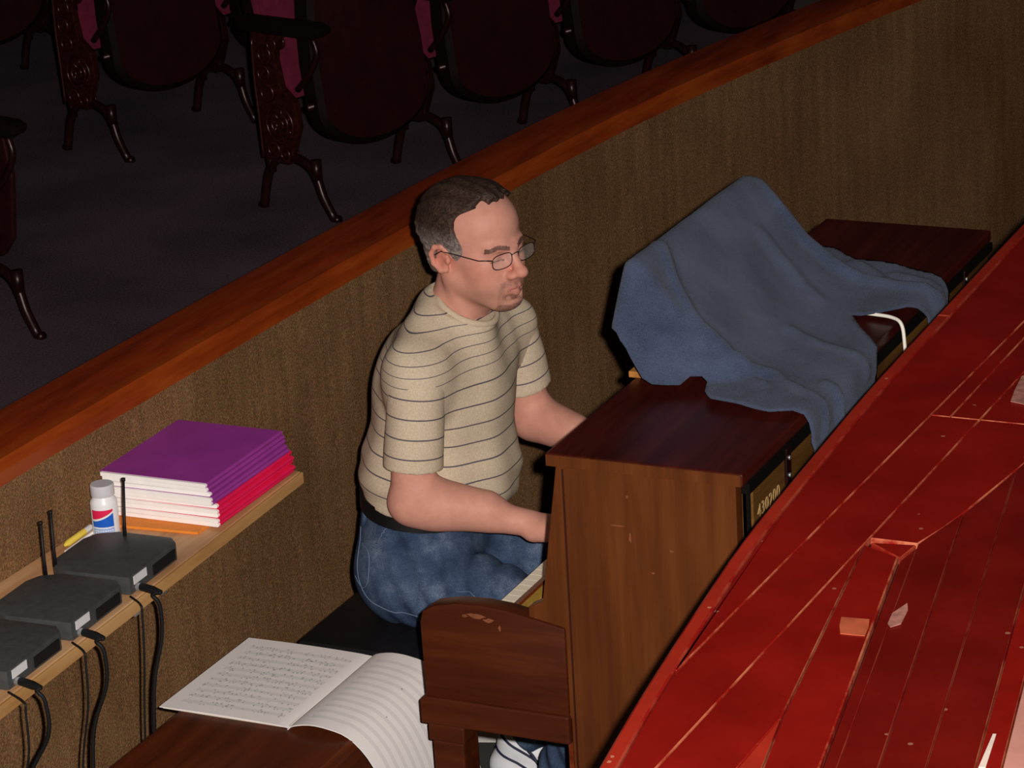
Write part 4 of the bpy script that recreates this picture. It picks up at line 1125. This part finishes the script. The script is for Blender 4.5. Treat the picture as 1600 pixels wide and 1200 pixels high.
shoe((-.375, .620, .0), (-.115, .642, .072), 'shoe')

# ------------------------------------------------------------------ auditorium chairs
def make_chair(ornate, y=0.0):
    """facing +x, row along +y, origin on the floor under its own standard; returns the list of (name, mesh, children)"""
    root = thing('theatre_chair', None, None)
    st = MB()
    # arched foot: two curved legs
    st.tube(smooth_line([(-.165, y, .0), (-.150, y, .06), (-.125, y, .125), (-.085, y, .165), (-.02, y, .182), (.05, y, .165), (.085, y, .125), (.105, y, .07), (.150, y, .0)], 24), .0145, 8, flat=1.0)
    st.tube([(.085, y, .12), (.082, y, .185)], [.016, .018], 8)
    st.tube([(-.115, y, .12), (-.120, y, .185)], [.014, .016], 8)
    st.tube([(-.165, y, .004), (-.18, y, .010)], .013, 8); st.tube([(.150, y, .004), (.168, y, .010)], .013, 8)
    ob = st.build('foot_casting', 'iron_black', root, True)
    stn = MB().prism([(-.125, .16), (-.02, .16), (.005, .22), (.03, .28), (.02, .36), (-.035, .40), (-.055, .50), (-.02, .565), (-.15, .565), (-.145, .40), (-.135, .28)], 'y', y - .013, y + .013, 0, .004).build('standard', 'iron_ornate' if ornate else 'iron_black', root)
    if ornate:
        sc = MB()
        for s in (-.018, .018):
            for cx, cz, r in ((-.045, .285, .058), (-.045, .285, .036), (-.045, .285, .015), (-.09, .38, .026), (-.10, .44, .024), (-.09, .50, .026), (-.055, .535, .018), (-.08, .20, .024), (-.03, .19, .018)):
                sc.tube([(cx + r * math.cos(a), y + s, cz + r * math.sin(a)) for a in np.linspace(0, 6.283, 17)[:-1]], .0055, 6, closed=True)
            for k in range(7):
                a = k * .9; sc.tube([(-.045 + .018 * math.cos(a), y + s, .285 + .018 * math.sin(a)), (-.045 + .054 * math.cos(a + .5), y + s, .285 + .054 * math.sin(a + .5))], .004, 5)
            sc.tube(smooth_line([(-.13, y + s, .17), (-.135, y + s, .3), (-.142, y + s, .42), (-.14, y + s, .55)], 16), .005, 6)
        sc.build('scrollwork', 'iron_ornate', stn, True)
    arm = MB().prism([(-.20, .565), (.13, .570), (.165, .585), (.17, .605), (.14, .617), (-.20, .612)], 'y', y - .028, y + .028, 0, .008).build('armrest', 'seat_edge', root, True, .6)
    MB().tube(smooth_line([(.11, y, .57), (.125, y, .52), (.09, y, .46), (.03, y, .40)], 14), .010, 8).build('arm_bracket', 'iron_black', root, True)
    # folded-up seat: rounded bottom, dark edge
    w = .248; yc = .295
    prof = []
    for k in range(25):
        a = math.pi + math.pi * k / 24
        prof.append((yc + w * .98 * math.cos(a) * (1.0), .315 + .135 * math.sin(a)))
    prof += [(yc + w * .985, .46), (yc + w * .93, .60), (yc + w * .86, .70), (yc + w * .72, .735), (yc - w * .72, .735), (yc - w * .86, .70), (yc - w * .93, .60), (yc - w * .985, .46)]
    bm_ = bmesh.new(); rings = []
    for dx, sc_ in ((.0, .96), (.012, 1.0), (.062, 1.0), (.078, .93)):
        rings.append([bm_.verts.new((dx - .12 * (q[1] - .3), yc + (q[0] - yc) * sc_, .48 + (q[1] - .48) * sc_)) for q in prof])
    N_ = len(prof)
    for a, b in zip(rings, rings[1:]):
        for i in range(N_): bm_.faces.new((a[i], a[(i + 1) % N_], b[(i + 1) % N_], b[i]))
    f0 = bm_.faces.new(rings[0][::-1]); f1 = bm_.faces.new(rings[-1])
    mb_ = MB(); mb_.bm(bm_); mb_.mi = [1] * (len(mb_.f) - 1) + [0]
    seat = mb_.build('seat', ['seat_veneer', 'seat_edge'], root, True, .6)
    MB().tube([(.03, .03, .335), (.03, .56, .335)], .012, 8).build('hinge_rod', 'iron_black', seat, True)
    # upholstered back, reclined
    prof = [(yc - .27, .32), (yc + .27, .32), (yc + .272, .80), (yc + .22, .875), (yc, .90), (yc - .22, .875), (yc - .272, .80)]
    def lean(z): return -.125 - .22 * (z - .32)
    for nm, a, b, mt, ins in (('backrest', .0, -.030, 'seat_edge', 1.0), ('back_cushion', .035, -.001, 'seat_velvet', .95)):
        bm_ = bmesh.new(); A1 = [bm_.verts.new((lean(q[1]) + a, yc + (q[0] - yc) * ins, .6 + (q[1] - .6) * ins)) for q in prof]; B1 = [bm_.verts.new((lean(q[1]) + b, yc + (q[0] - yc) * ins, .6 + (q[1] - .6) * ins)) for q in prof]
        bm_.faces.new(A1); bm_.faces.new(B1[::-1])
        for i in range(len(prof)): bm_.faces.new((A1[i], B1[i], B1[(i + 1) % len(prof)], A1[(i + 1) % len(prof)]))
        bmesh.ops.bevel(bm_, geom=list(bm_.edges), offset=.010, segments=2, affect='EDGES')
        MB().bm(bm_).build(nm, mt, root, True, .7)
    return root
def copy_tree(o, parent=None):
    c_ = o.copy(); COL.objects.link(c_); c_.parent = parent
    for ch in list(o.children): copy_tree(ch, c_)
    return c_
ornate_src, plain_src = make_chair(True), make_chair(False)
far_src = make_chair(False, .592)
MB().prism([(-.16, .585), (.075, .565), (.095, .45), (.07, .27), (.02, .215), (-.12, .20)], 'y', .600, .618, 0, .005).build('aisle_panel', 'seat_veneer', far_src)
far_src.location = (-2.88, 1.677, ZA); far_src.rotation_euler = (0, 0, math.radians(-17))
tag(far_src, 'folded theatre chair across the aisle from the ornate row ends', 'chair', 'folding theatre chairs in the dark auditorium')
first = {True: True, False: True}
def put_chair(x, y, ang, ornate, label):
    src = ornate_src if ornate else plain_src
    o = src if first[ornate] else copy_tree(src); first[ornate] = False
    o.location = (x, y, ZA); o.rotation_euler = (0, 0, ang)
    tag(o, label, 'chair', 'folding theatre chairs in the dark auditorium')
ANG = math.radians(-17)
def row(x, y, n_, turn, texts, pitch=.592, orn=True):
    a = ANG
    for k in range(n_):
        put_chair(x, y, a, orn and k == 0, texts[k])
        d = Vector((-math.sin(a), math.cos(a))) * pitch; x += d.x; y += d.y; a += turn
words_ = ['second', 'third', 'fourth', 'fifth', 'sixth']
row(-2.435, 3.478, 6, math.radians(-2.2), ['folded theatre chair with ornate iron aisle end, in the row nearest the rail'] + ['folded theatre chair, %s from the ornate aisle end in the row nearest the rail' % w for w in words_])
row(-3.465, 3.945, 5, math.radians(-1.6), ['folded theatre chair with ornate iron aisle end, in the row behind the front one'] + ['folded theatre chair, %s from the aisle in the row behind the front one' % w for w in words_[:4]])
row(-4.48, 4.38, 4, math.radians(-1.6), ['folded theatre chair with aisle end standard, two rows behind the front one'] + ['folded theatre chair, %s from the aisle two rows behind the front one' % w for w in words_[:3]])
